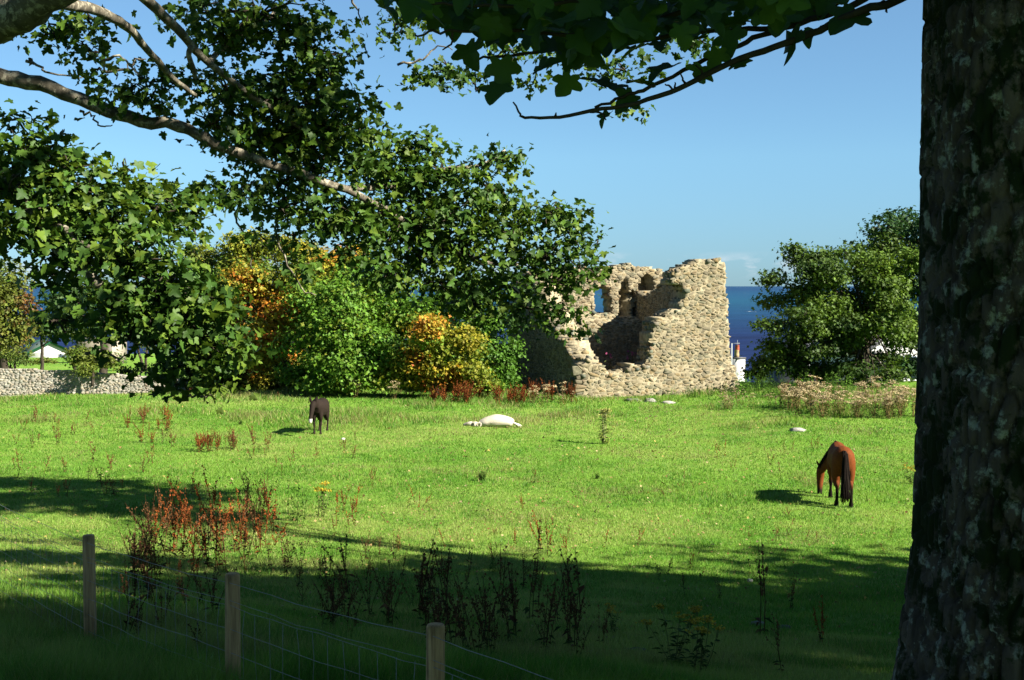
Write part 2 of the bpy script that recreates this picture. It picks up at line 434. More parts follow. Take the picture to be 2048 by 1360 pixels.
# ------------------------------------------------------------------ the ruined tower
P0 = np.array([3.05, 54.0]); UA = np.array([.945, .327]); VA = np.array([-.327, .945])
def UV(u, v, z):
    u, v, z = np.broadcast_arrays(np.asarray(u, float), np.asarray(v, float), np.asarray(z, float))
    return np.stack([P0[0] + u * UA[0] + v * VA[0], P0[1] + u * UA[1] + v * VA[1], z], -1)

def rock_mesh(name, colr, seed, mat):
    r = np.random.default_rng(seed)
    g = [-.5, 0, .5]; V = []; ids = {}
    for i in range(3):
        for j in range(3):
            for k in range(3):
                if i == j == k == 1: continue
                p = np.array([g[i], g[j], g[k]]); m = (p != 0).sum()
                p = p * {1: 1.0, 2: .99, 3: .94}[m] + r.normal(0, .05, 3)
                ids[(i, j, k)] = len(V); V.append(p)
    T = []
    for ax in range(3):
        for s in (0, 2):
            for a in range(2):
                for b in range(2):
                    def K(x, y):
                        q = [x, y]; q.insert(ax, s); return ids[tuple(q)]
                    q = [K(a, b), K(a + 1, b), K(a + 1, b + 1), K(a, b + 1)]
                    if (s == 0) ^ (ax == 1): q.reverse()
                    T += [(q[0], q[1], q[2]), (q[0], q[2], q[3])]
    V = np.array(V)
    return make_mesh(name, V, np.array(T), mat, np.tile(colr, (len(V), 1)) * (1 + r.normal(0, .05, (len(V), 1)))), V, np.array(T), colr
STONE_COLS = [(.25, .205, .12), (.30, .245, .145), (.20, .17, .115), (.33, .28, .18), (.165, .18, .13), (.21, .215, .155), (.13, .12, .095), (.28, .20, .10),
              (.24, .175, .105), (.18, .16, .12), (.32, .25, .135), (.20, .195, .15), (.35, .305, .21), (.12, .135, .11), (.26, .225, .155), (.18, .14, .09)]
ROCKS = [rock_mesh('rubble_stone', np.array(c), 100 + i, M_STONE) for i, c in enumerate(STONE_COLS)]
FLATROCKS = ROCKS

tower = empty('ruined_tower', (float(P0[0]), float(P0[1]), 0), 0)
tag(tower, 'roofless ruined stone tower with jagged walls standing at the far edge of the pasture', 'ruin')
TOWER_STONES = []     # (area score, parent, variant, matrix)

def tower_wall(a0, a1, z1, present, surf, thick, tomap, label, zmin=-.25, cell=.11, both=False):
    """a = distance along the wall; surf(a,z) = depth of the visible face; tomap(a,d,z) -> world; d grows into the wall"""
    na = int((a1 - a0) / cell); nz_ = int((z1 - zmin) / cell)
    A = np.linspace(a0, a1, na + 1); Zg = np.linspace(zmin, z1, nz_ + 1)
    AA, ZZ = np.meshgrid(A, Zg)
    ja = AA + (hash2(AA * 9, ZZ * 7, 3) - .5) * cell * .75; jz = ZZ + (hash2(AA * 5, ZZ * 11, 4) - .5) * cell * .75
    D = surf(AA, ZZ) + (fbm(AA * 2.2, ZZ * 2.2, 3, 9) - .45) * .14
    Fv = tomap(ja, D, jz).reshape(-1, 3); Bv = tomap(ja, np.full_like(D, thick) + (fbm(AA * 2, ZZ * 2, 3, 2) - .45) * .2, jz).reshape(-1, 3)
    ac = (A[:-1] + A[1:]) / 2; zc = (Zg[:-1] + Zg[1:]) / 2
    AC, ZC = np.meshgrid(ac, zc); Mk = present(AC, ZC)
    idx = np.arange((na + 1) * (nz_ + 1)).reshape(nz_ + 1, na + 1); off = len(Fv)
    T = []
    for j in range(nz_):
        for i in range(na):
            if not Mk[j, i]: continue
            q = (idx[j, i], idx[j, i + 1], idx[j + 1, i + 1], idx[j + 1, i])
            T.append(q); T.append(tuple(off + t for t in reversed(q)))
            for (di, dj, e0, e1) in ((-1, 0, 3, 0), (1, 0, 1, 2), (0, 1, 2, 3), (0, -1, 0, 1)):
                ii, jj = i + di, j + dj
                if not (0 <= ii < na and 0 <= jj < nz_ and Mk[jj, ii]):
                    T.append((q[e1], q[e0], off + q[e0], off + q[e1]))
    V = np.vstack([Fv, Bv]) - np.array([P0[0], P0[1], 0])
    base = np.array([.355, .305, .20])
    nn = fbm(V[:, 0] * 1.3 + V[:, 1], V[:, 2] * 1.3, 3, 21)[:, None]
    C = base * (.78 + .62 * nn)
    w = link('wall', make_mesh('wall', V, np.array(T), M_MORTAR, C), tower)
    w['label'] = label
    # stones in rough courses
    def add_stone(a, z, w_, h_, dep, proud, tilt=.12):
        if not present(np.array([a]), np.array([z]))[0]: return
        d = float(surf(np.array([a]), np.array([z]))[0])
        c = tomap(a, d - proud + dep / 2, z); c1 = tomap(a + .01, d, z); c2 = tomap(a, d + .01, z)
        ex = norm(c1 - tomap(a, d, z)); ey = norm(c2 - tomap(a, d, z)); ez = np.array([0, 0, 1.])
        R = np.stack([ex, ey, ez], -1)
        if np.linalg.det(R) < 0: R[:, 0] *= -1
        rot = Matrix.Rotation(random.gauss(0, tilt), 3, 'Y') @ Matrix.Rotation(random.gauss(0, tilt), 3, 'X') @ Matrix.Rotation(random.gauss(0, tilt * .7), 3, 'Z')
        Mx = np.eye(4); Mx[:3, :3] = R @ np.array(rot) @ np.diag([w_, dep, h_]); Mx[:3, 3] = c - np.array([P0[0], P0[1], 0])
        TOWER_STONES.append((w_ * h_, w, random.randrange(16), Mx, c))
    ga, gz_ = .20, .118; asp = 1.7
    na2 = int((a1 - a0) / ga) + 2; nz2 = int((z1 + .3) / gz_) + 2; pts2 = []
    for jz_ in range(nz2):
        for ia in range(na2):
            if random.random() < .24: continue
            pts2.append((a0 + (ia + .5 * (jz_ % 2) + random.uniform(-.45, .45)) * ga, (-.3 + (jz_ + random.uniform(-.42, .42)) * gz_) * asp))
    pts2 = np.array(pts2)
    for kk, (pa, pz) in enumerate(pts2):
        za = pz / asp
        if not present(np.array([pa]), np.array([za]))[0]: continue
        dd = np.hypot(pts2[:, 0] - pa, pts2[:, 1] - pz); nb = np.argsort(dd)[1:18]
        poly = [(pa - .4, pz - .4), (pa + .4, pz - .4), (pa + .4, pz + .4), (pa - .4, pz + .4)]
        for q in nb:
            if dd[q] > .95: break
            mxa, mza = (pa + pts2[q, 0]) / 2, (pz + pts2[q, 1]) / 2; nxa, nza = pts2[q, 0] - pa, pts2[q, 1] - pz
            f = [(x - mxa) * nxa + (y - mza) * nza for x, y in poly]; new = []
            for m_i in range(len(poly)):
                A_, B_ = poly[m_i], poly[(m_i + 1) % len(poly)]; fa, fb = f[m_i], f[(m_i + 1) % len(poly)]
                if fa <= 0: new.append(A_)
                if (fa < 0) != (fb < 0) and fa != fb:
                    t = fa / (fa - fb); new.append((A_[0] + (B_[0] - A_[0]) * t, A_[1] + (B_[1] - A_[1]) * t))
            poly = new
            if len(poly) < 3: break
        if len(poly) < 3: continue
        pg = np.array(poly); pg[:, 1] /= asp; ctr = pg.mean(0); ln = np.linalg.norm(pg - ctr, axis=1)
        pg = ctr + (pg - ctr) * np.clip(1 - random.uniform(.010, .028) / (ln + 1e-6), .5, 1)[:, None] + rng.normal(0, .006, pg.shape)
        area = .5 * abs(np.dot(pg[:, 0], np.roll(pg[:, 1], 1)) - np.dot(pg[:, 1], np.roll(pg[:, 0], 1)))
        if area < .004: continue
        d0 = float(surf(np.array([pa]), np.array([za]))[0]) + (float(fbm(np.array([pa]) * 2.2, np.array([za]) * 2.2, 3, 9)[0]) - .45) * .14
        pr = random.uniform(-.004, .028); tl = rng.normal(0, .06, 2); m_n = len(pg)
        inn = ctr + (pg - ctr) * random.uniform(.76, .9); tlt = lambda p_: (p_ - ctr) @ tl
        Vs = np.vstack([tomap(pg[:, 0], np.full(m_n, d0 + .12), pg[:, 1]), tomap(pg[:, 0], d0 - pr * .35 + 0 * pg[:, 0], pg[:, 1]), tomap(inn[:, 0], d0 - pr + tlt(inn) + rng.normal(0, .006, m_n), inn[:, 1]), tomap(ctr[0], d0 - pr - .008, ctr[1])[None]])
        Ts = []
        for m_i in range(m_n):
            m_j = (m_i + 1) % m_n
            for r_ in (0, m_n): Ts += [(r_ + m_i, r_ + m_j, r_ + m_n + m_j), (r_ + m_i, r_ + m_n + m_j, r_ + m_n + m_i)]
            Ts.append((2 * m_n + m_i, 2 * m_n + m_j, 3 * m_n))
        cen = Vs.mean(0); TOWER_STONES.append((area, w, random.randrange(16), (Vs - cen, np.array(Ts)), cen))
    # loose stones along broken edges
    for j in range(nz_):
        for i in range(na):
            if Mk[j, i] and random.random() < .38:
                edge = any(not (0 <= i + di < na and 0 <= j + dj < nz_ and Mk[j + dj, i + di]) for di, dj in ((-1, 0), (1, 0), (0, 1)))
                if edge and zc[j] > .3:
                    sd = float(surf(np.array([ac[i]]), np.array([zc[j]]))[0])
                    for dd in np.arange(random.uniform(0, .25), max(.3, thick - sd - .1), .36):
                        s = random.uniform(.12, .25)
                        c = tomap(ac[i], float(surf(np.array([ac[i]]), np.array([zc[j]]))[0]) + dd, zc[j])
                        Mx = np.eye(4); Mx[:3, :3] = np.array(Matrix.Rotation(random.uniform(0, 6), 3, 'Z') @ Matrix.Rotation(random.gauss(0, .35), 3, 'X')) @ np.diag([s * 1.3, s, s * .7])
                        Mx[:3, 3] = c - np.array([P0[0], P0[1], 0])
                        TOWER_STONES.append((s * s * .5, w, random.randrange(16), Mx, c))
    return w

# front wall: low on the left, a tall pier on the right, battered foot
def prof_front(u):
    lo = 1.18 + .16 * np.sin(u * 3.1) + .1 * np.sin(u * 9.) + .22 * sstep(1.0, .2, u)
    edge = np.interp(u, [0, 3.05, 3.12, 3.25, 3.4, 3.55, 4.0, 4.25, 4.32, 4.45, 4.7, 5.2, 5.6, 6.5, 6.9, 7.1, 7.7],
                     [0, 0, 1.4, 2.3, 3.1, 3.35, 3.5, 3.75, 4.95, 5.35, 5.55, 5.72, 5.98, 6.02, 5.88, 5.6, 5.2])
    return np.maximum(lo, edge + (fbm(u * 3, u * 0 + 1, 2, 8) - .4) * .35)
def surf_front(u, z):
    return -.10 - .22 * np.clip(1.6 - z, 0, 2) * sstep(4.5, 7.5, u) - .08 * np.clip(1.2 - z, 0, 2) + .045 * np.clip(z - 1.6, 0, 6)
def right_lim(z): return 7.08 + .26 * np.clip(1.9 - z, 0, 2) ** 1.2 - .035 * np.clip(z - 2, 0, 6) + (fbm(z * 3, z * 0 + 2, 2, 4) - .4) * .14
tower_wall(-.05, 8.3, 6.2, lambda u, z: (z < prof_front(u)) & (u < right_lim(z)) & ~((u > 4.1) & (u < 4.88 + .12 * np.sin(z * 6)) & (z > 3.70) & (z < 4.85 + .2 * (u - 4.3))),
           surf_front, 1.25, lambda u, d, z: UV(u, d, z), 'sunlit front wall with a tall pier at its right end')
# left wall: shaded outer face, broken down towards the front
def prof_left(v): return np.interp(v, [0, .9, 1.6, 2.4, 3.2, 4.2, 5.2, 6.2, 7.2, 8, 9.4], [1.3, 1.5, 1.75, 2.25, 2.5, 3.1, 3.6, 4.6, 5.3, 5.5, 5.4]) + (fbm(v * 2.4, v * 0, 3, 6) - .45) * .5
tower_wall(1.15, 9.4, 6.0, lambda v, z: z < prof_left(v), lambda v, z: -.12 * np.clip(1.2 - z, 0, 2) + .03 * z, 1.3,
           lambda v, d, z: UV(d, v, z), 'shaded left wall stepping up towards the back')
# back wall: inner face with window, niches and ledge
NICHE = [(5.25, 5.85, 3.25, 4.75, .95), (6.35, 7.25, 3.22, 5.5, 1.0), (5.75, 6.5, 4.15, 4.55, .45), (6.9, 7.7, 3.2, 4.3, .9), (5.4, 5.8, 4.5, 5.2, .35), (6.1, 6.55, 3.3, 4.2, .7)]
def arch(u, z, a, b, lo, hi):
    c = (a + b) / 2; w = (b - a) / 2; t = (u - c) / w
    top = hi - (hi - lo) * .45 * (1 - np.sqrt(np.clip(1 - t * t, 0, 1)))
    j = (fbm(u * 4, z * 4, 2, 14) - .4) * .25
    return (np.abs(t) < 1 + j) & (z > lo + j * .4) & (z < top + j)
def prof_back(u): return np.interp(u, [0, 1.2, 2.2, 3.2, 4, 5, 5.9, 6.9, 7.6, 8.2, 8.6, 9.2], [5.3, 5.55, 5.7, 5.75, 5.7, 5.75, 5.9, 5.75, 5.6, 5.2, 4.8, 3.9]) + (fbm(u * 3.3, u * 0, 3, 16) - .45) * .36
def surf_back(u, z):
    d = 8.0 - .75 * sstep(3.35, 2.9, z + (fbm(u * 2, u * 0, 2, 31) - .4) * .4)       # ledge half way up
    for a, b, lo, hi, dp in NICHE: d = d + np.where(arch(u, z, a, b, lo, hi), dp, 0)
    return d
tower_wall(1.15, 9.2, 6.2, lambda u, z: (z < prof_back(u)) & ~arch(u, z, 3.85, 4.85, 3.42, 4.85), surf_back, 9.15,
           lambda u, d, z: UV(u, d, z), 'back wall with a window to the sea and dark niches')
# right wall, higher at the front
def prof_right(v): return np.interp(v, [1, 2.6, 4, 5.5, 7, 8], [5.9, 5.75, 5.2, 4.7, 4.3, 4.5]) + (fbm(v * 2.6, v * 0, 3, 26) - .45) * .4
tower_wall(1.2, 8.0, 6.2, lambda v, z: z < prof_right(v), lambda v, z: 6.25 + 0 * v, 7.35, lambda v, d, z: UV(d, v, z), 'inner side of the right wall in deep shade')

# tumbled rubble floor inside and at the front
for i in range(150):
    u = random.uniform(.3, 6.2); v = random.uniform(.9, 7.5); s = random.uniform(.15, .45)
    z = .25 + .5 * vnoise(u, v) + 1.1 * max(0, 1 - u / 1.6) * random.random()
    c = UV(u, v, z)
    Mx = np.eye(4); Mx[:3, :3] = np.array(Matrix.Rotation(random.uniform(0, 6), 3, 'Z') @ Matrix.Rotation(random.gauss(0, .4), 3, 'X')) @ np.diag([s * 1.3, s, s * .8]); Mx[:3, 3] = c - np.array([P0[0], P0[1], 0])
    TOWER_STONES.append((0.0, None, random.randrange(16), Mx, c))
TOWER_STONES.sort(key=lambda s: -s[0])
# of the large stones those on faces seen from here: the 300 largest are stones of their own
big = [s for s in TOWER_STONES if s[1] is not None][:300]; bigids = set(id(s) for s in big)
T0 = np.array([P0[0], P0[1], 0])
def stone_col(k): return (np.array(STONE_COLS[k]) * .55 + np.array([.275, .228, .135]) * .45) * random.uniform(.85, 1.15)
for s in big:
    if isinstance(s[3], tuple):
        me = make_mesh('stone', s[3][0], s[3][1], M_STONE, np.tile(stone_col(s[2]), (len(s[3][0]), 1))); o = link('stone', me, s[1]); o.location = s[4] - T0
    else:
        o = link('stone', ROCKS[s[2]][0], s[1]); o.matrix_local = Matrix(s[3].tolist())
mb = MB()
for s in TOWER_STONES:
    if id(s) in bigids: continue
    if isinstance(s[3], tuple): mb.add(s[3][0] + s[4] - T0, s[3][1], stone_col(s[2])); continue
    _, Vr, Tr, cr_ = ROCKS[s[2]]
    mb.add(Vr @ s[3][:3, :3].T + s[3][:3, 3], Tr, np.array(cr_) * random.uniform(.85, 1.15))
o = mb.build('rubble_masonry', M_STONE, tower); o['kind'] = 'stuff'
# floor of earth inside the ruin
gu, gv = np.meshgrid(np.linspace(1, 6.5, 24), np.linspace(.9, 8.6, 28)); gz = .25 + .5 * vnoise(gu, gv) + .15 * fbm(gu * 3, gv * 3, 2)
ii = np.arange(gu.size).reshape(gu.shape); Tq = np.stack([ii[:-1, :-1], ii[:-1, 1:], ii[1:, 1:], ii[1:, :-1]], -1).reshape(-1, 4)
link('earth_floor', make_mesh('earth_floor', UV(gu, gv, gz).reshape(-1, 3) - np.array([P0[0], P0[1], 0]), Tq, M_MORTAR, np.tile((.09, .10, .045), (gu.size, 1))), tower)

# ------------------------------------------------------------------ boundary wall on the left
def stone_wall(name, A, B, h0, h1, thick, label):
    A = np.array(A, float); B = np.array(B, float); L = np.linalg.norm(B - A); d = (B - A) / L; nrm = np.array([d[1], -d[0]])
    if nrm[1] > 0: nrm = -nrm
    root = empty(name, (A[0], A[1], 0)); tag(root, label, 'wall')
    n = int(L / .4); mb = MB()
    prof = lambda s: h0 + (h1 - h0) * s / L + (fbm(s * .7, s * 0, 3, 41) - .45) * .25
    V = []; T = []
    for i in range(n + 1):
        s = L * i / n; p = A + d * s - A; g = float(ground_z(*(A + d * s))) - .3; h = prof(s)
        for off, z in ((0, g), (0, h), (-thick, h + .05), (-thick, g)):
            q = p + nrm * off; V.append((q[0], q[1], z))
    for i in range(n):
        for k in range(3):
            a = i * 4 + k; T.append((a, a + 4, a + 5, a + 1))
    T += [(0, 1, 2, 3), (n * 4 + 3, n * 4 + 2, n * 4 + 1, n * 4)]
    V = np.array(V); link('wall_core', make_mesh('wall_core', V, T, M_MORTAR, np.tile((.42, .395, .335), (len(V), 1))), root)
    z = -.2
    while z < max(h0, h1) + .2:
        hh = random.uniform(.055, .10); s = random.uniform(0, .2)
        while s < L:
            w = random.uniform(.08, .24); g = float(ground_z(*(A + d * s)))
            if g - .15 < z < prof(s) + .03:
                q = d * (s + w / 2) + nrm * random.uniform(-.072, -.052)
                _, Vr, Tr, c_ = ROCKS[random.randrange(16)]
                R = np.array([[d[0], nrm[0], 0], [d[1], nrm[1], 0], [0, 0, 1]]) @ np.array(Matrix.Rotation(random.gauss(0, .12), 3, 'Y')) @ np.diag([w * 1.04, .14, hh * 1.06])
                mb.add(Vr @ R.T + np.array([q[0], q[1], z + hh / 2]), Tr, (np.array(c_) * .55 + np.array([.40, .38, .33]) * .55) * random.uniform(.72, 1.25))
            s += w
        z += hh
    o = mb.build('rubble_masonry', M_STONE, root); o['kind'] = 'stuff'
    return root
stone_wall('boundary_wall', (-32, 53.2), (-13.4, 56.4), 1.75, .55, .5, 'long low grey rubble stone wall at the far left of the pasture')

# ------------------------------------------------------------------ houses, shed, car, pole beyond the field
def box(mb, c, s, col, rz=0.0):
    V = np.array([(x, y, z) for x in (-.5, .5) for y in (-.5, .5) for z in (-.5, .5)]) * s
    if rz: V = V @ np.array(Matrix.Rotation(rz, 3, 'Z')).T
    T = np.array([(0, 1, 3, 2), (4, 6, 7, 5), (0, 4, 5, 1), (2, 3, 7, 6), (0, 2, 6, 4), (1, 5, 7, 3)])
    mb.add(V + np.array(c), T, col)
def gable_house(name, loc, rz, L, W, H, R, wallc, roofc, label, trim=None, windows=(), doors=(), chimney=None, over=.25):
    """L along local x, gables at the x ends; windows: (face, pos, z, w, h) face in front(-y) / end(+x) / west(-x)"""
    o = empty(name, loc, rz); tag(o, label, 'house')
    mb = MB(); x, y = L / 2, W / 2
    V = [(-x, -y, -1.5), (x, -y, -1.5), (x, y, -1.5), (-x, y, -1.5), (-x, -y, H), (x, -y, H), (x, y, H), (-x, y, H), (-x, 0, H + R), (x, 0, H + R)]
    mb.add(V, np.array([(0, 1, 5, 4), (2, 3, 7, 6), (1, 2, 6, 5), (3, 0, 4, 7), (4, 5, 5, 4)])[:4], wallc)
    mb.add(V, np.array([(5, 6, 9), (7, 4, 8)]), wallc); mb.build('wall', M_PAINT, o)
    mr = MB(); t = .14
    for sgn in (-1, 1):
        ye = sgn * (y + over); ze = H - over * R / y
        Vr = [(-x - over, ye, ze), (x + over, ye, ze), (x + over, 0, H + R), (-x - over, 0, H + R)]
        Vr = np.array(Vr); Vt = Vr + [0, 0, t]; A = np.vstack([Vr + [0, 0, .02], Vt])
        mr.add(A, np.array([(0, 1, 2, 3), (4, 7, 6, 5), (0, 4, 5, 1), (1, 5, 6, 2), (3, 2, 6, 7), (0, 3, 7, 4)]), roofc)
    r = mr.build('roof', M_PAINT, o)
    if trim is not None:
        for ex in (-1, 1):
            mt = MB()
            for sgn in (-1, 1):
                ye = sgn * (y + over); ze = H - over * R / y; xx = ex * (x + over + .02)
                A = np.array([(xx, ye, ze - .08), (xx, ye, ze + .2), (xx, 0, H + R + .2), (xx, 0, H + R - .08)])
                A = np.vstack([A, A + [ex * .05, 0, 0]])
                mt.add(A, np.array([(0, 1, 2, 3), (4, 5, 6, 7), (0, 4, 7, 3), (1, 5, 6, 2)]), trim)
            mt.build('barge_board', M_PAINT, r)
    for face, p, z, w, h in windows:
        f = MB(); g = MB()
        if face == 'front': cc, ss, gs = (p, -y - .02, z), (w, .1, h), (w - .2, .1, h - .2); off = np.array([0, -.03, 0])
        else:
            e_ = x if face == 'end' else -x
            cc, ss, gs = (e_ + math.copysign(.02, e_), p, z), (.1, w, h), (.1, w - .2, h - .2); off = np.array([math.copysign(.03, e_), 0, 0])
        box(f, cc, ss, (.75, .75, .73)); box(g, np.array(cc) + off, gs, (.03, .04, .05))
        wo = f.build('window', M_PAINT, o); link('pane', g.mesh('pane', M_GLASS), wo)
    for face, p, w, h in doors:
        d = MB(); box(d, (x + .03 if face == 'end' else p, p if face == 'end' else -y - .03, h / 2), (.08, w, h) if face == 'end' else (w, .08, h), (.05, .09, .08)); d.build('door', M_PAINT, o)
    if chimney:
        cx, cz = chimney; c_ = MB(); box(c_, (cx, 0, H + R + cz / 2 - .3), (.9, .6, cz + .6), wallc); k = c_.build('chimney', M_PAINT, r)
    return o
WHITE = (.80, .80, .78)
def gz(x, y): return float(ground_z(x, y))
p = at(92, 722, 150.)
gable_house('white_bungalow', (p[0], p[1], p[2] - .9), math.radians(-62), 7., 4.6, 2.1, 1.15, WHITE, (.10, .14, .11), 'small white bungalow with green roof edge beyond the boundary wall', (.03, .20, .10),
            [('front', 1.7, 1.5, 1.2, 1.1), ('west', 1.6, 1.5, 1.0, 1.1), ('west', -1.6, 1.5, 1.0, 1.1), ('end', 1.4, 1.4, 1., 1.1)], [('front', -1.5, .9, 2.0)])
p = at(205, 718, 112.)
sh = empty('concrete_shed', (p[0], p[1], gz(p[0], p[1]))); tag(sh, 'flat-roofed beige concrete shed near the sea on the left', 'shed')
m_ = MB(); box(m_, (0, 0, .9), (3.5, 3., 2.6), (.42, .37, .27)); m_.build('wall', M_PAINT, sh)
m_ = MB(); box(m_, (0, 0, 2.26), (3.7, 3.2, .12), (.34, .31, .24)); m_.build('roof', M_PAINT, sh)
m_ = MB(); box(m_, (.9, -1.51, .95), (.9, .06, 1.9), (.12, .10, .07)); m_.build('door', M_PAINT, sh)

# house tops down the slope on the right
p = at(1650, 775, 92.)
gable_house('slate_house', (p[0], p[1], p[2] - 3.2), math.radians(8), 9., 6., 2.6, 2.0, (.62, .60, .56), (.16, .155, .16), 'grey slate roofed house half hidden behind the spreading tree', None,
            [('front', -3., 1.3, 1., 1.2), ('front', 3., 1.3, 1., 1.2), ('front', .9, 1.3, 1., 1.2)], [('front', -1., .9, 2.)], (4.2, 1.2))
p = at(1735, 715, 105.)
gable_house('white_house', (p[0], p[1], p[2] - 2.8), math.radians(-70), 8., 6., 3.4, 2.0, WHITE, (.14, .14, .15), 'white rendered house glimpsed through the branches of the spreading tree', None,
            [('front', -2., 2.2, 1., 1.2), ('front', 2., 2.2, 1., 1.2), ('end', 1.4, 2.2, .9, 1.2), ('end', -1.4, 2.2, .9, 1.2), ('west', 1.4, 2.2, .9, 1.2)])
p = at(1620, 705, 118.)
gable_house('pale_cottage', (p[0], p[1], p[2] - 3.0), math.radians(12), 7., 5., 2.6, 1.8, (.70, .74, .76), (.38, .42, .46), 'pale cottage with light roof down by the shore behind the tree', None,
            [('front', -1.6, 1.4, .9, 1.1), ('front', 1.7, 1.4, .9, 1.1)])

# chimney stack rising from a house hidden below the slope, with two pots and a pole
p = at(1473, 756, 80.)
ch = empty('chimney_stack', (p[0], p[1], p[2] - 3.2)); tag(ch, 'white chimney stack with tan and red pots beside the ruin', 'chimney')
m_ = MB(); box(m_, (0, 0, 2.2), (.64, .9, 4.5), (.78, .78, .77), .55); m_.build('stack', M_PAINT, ch)
m_ = MB(); box(m_, (0, 0, 4.49), (.72, .98, .10), (.12, .12, .12), .55); m_.build('cap', M_PAINT, ch)
m_ = MB(); V, T = tube([(0, 0, 4.5), (0, 0, 4.72), (0, 0, 4.98), (0, 0, 5.0)], [.17, .16, .14, .16], 12); m_.add(V, T, (.55, .42, .22)); m_.build('chimney_pot', M_PAINT, ch)
m_ = MB(); V, T = tube([(.05, .1, 4.9), (.05, .1, 5.12), (.05, .1, 5.3), (.05, .1, 5.32)], [.15, .14, .13, .15], 12); m_.add(V, T, (.5, .10, .05)); m_.build('chimney_cowl', M_PAINT, ch)
p = at(1463, 760, 78.)
pl = empty('pole', (p[0], p[1], p[2] - 3.)); tag(pl, 'thin pale pole between the ruin and the chimney stack', 'pole')
m_ = MB(); V, T = tube([(0, 0, 0), (0, 0, 3), (0, 0, 5.3)], [.05, .045, .035], 8); m_.add(V, T, (.55, .6, .62)); m_.build('shaft', M_PAINT, pl)
m_ = MB(); V, T = tube([(0, 0, 5.28), (.2, 0, 5.3), (.5, 0, 5.3)], [.012, .012, .012], 6); m_.add(V, T, (.5, .55, .58)); V, T = tube([(.36, 0, 5.1), (.36, 0, 5.5)], [.01, .01], 6); m_.add(V, T, (.5, .55, .58)); m_.build('cross_arm', M_PAINT, pl)

def car(loc, rz, label, paint):
    o = empty('parked_car', loc, rz); tag(o, label, 'car')
    prof = [(-2.0, .35), (-2.05, .75), (-1.9, .95), (-1.55, 1.02), (-.95, 1.45), (.35, 1.48), (1.05, 1.0), (1.85, .88), (2.05, .7), (2.05, .35)]
    b = MB(); n = len(prof); V = []
    for yy, ins in ((-.82, 0), (-.86, 1), (.86, 1), (.82, 0)):
        for x, z in prof:
            k = .14 * max(0, (z - 1.0) / .48); V.append((x, math.copysign(abs(yy) - k, yy), z))
    V = np.array(V); T = []
    for r in range(3):
        for i in range(n): T.append((r * n + i, r * n + (i + 1) % n, (r + 1) * n + (i + 1) % n, (r + 1) * n + i))
    T = np.array(T); b.add(V, T, paint)
    cx = V[:n].mean(0); b.add(np.vstack([V[:n], cx]), np.array([(n, (i + 1) % n, i) for i in range(n)]), paint)
    cx = V[-n:].mean(0); b.add(np.vstack([V[-n:], cx]), np.array([(n, i, (i + 1) % n) for i in range(n)]), paint)
    b.build('body', M_GLOSS, o)
    for s in (-1, 1):
        for q in ([(-1.4, 1.05), (-.92, 1.38), (-.35, 1.40), (-.35, 1.04)], [(-.27, 1.04), (-.27, 1.40), (.3, 1.41), (.9, 1.03)]):
            m2 = MB(); A = np.array([(x, s * (.885 - .12 * max(0, (z - 1.0) / .48)), z) for x, z in q]); A = np.vstack([A, A - [0, s * .03, 0]])
            m2.add(A, np.array([(0, 1, 2, 3), (4, 5, 6, 7), (0, 1, 5, 4), (2, 3, 7, 6)]), (.03, .04, .05)); link('side_window', m2.mesh('side_window', M_GLASS), o)
        for x in (-1.3, 1.3):
            w = MB(); V2, T2 = tube([(x, s * .68, .32), (x, s * .88, .32)], [.32, .32], 16); w.add(V2, T2, (.02, .02, .02)); wo = w.build('wheel', M_PAINT, o)
            w = MB(); V2, T2 = tube([(x, s * .86, .32), (x, s * .89, .32)], [.19, .19], 12); w.add(V2, T2, (.45, .45, .46)); w.build('rim', M_PAINT, wo)
    for (q, nm) in (([(.40, 1.47), (1.03, 1.03)], 'windscreen'), ([(-.98, 1.45), (-1.5, 1.05)], 'rear_window')):
        (x0, z0), (x1, z1) = q; nx_ = .03 * (1 if x0 > 0 else -1)
        A = np.array([(x0 + nx_, -.62, z0 + .01), (x0 + nx_, .62, z0 + .01), (x1 + nx_, .74, z1 + .01), (x1 + nx_, -.74, z1 + .01)]); A = np.vstack([A, A - [nx_, 0, .03]])
        m2 = MB(); m2.add(A, np.array([(0, 1, 2, 3), (4, 5, 6, 7), (0, 1, 5, 4), (2, 3, 7, 6)]), (.04, .05, .06)); link(nm, m2.mesh(nm, M_GLASS), o)
    for s in (-1, 1):
        for x, c_, nm in ((2.05, (.8, .8, .75), 'headlight'), (-2.06, (.4, .02, .02), 'tail_light')):
            h = MB(); box(h, (x, s * .62, .72), (.06, .3, .14), c_); h.build(nm, M_GLOSS, o)
    return o
p = at(1806, 790, 66.); car((p[0], p[1], gz(p[0], p[1]) - .0), math.radians(168), 'white hatchback car parked behind the weeds next to the big trunk', (.78, .79, .80))
p = at(1715, 792, 68.5); car((p[0], p[1], gz(p[0], p[1]) - .2), math.radians(190), 'dark blue grey car parked behind the spreading tree trunk', (.05, .06, .08))

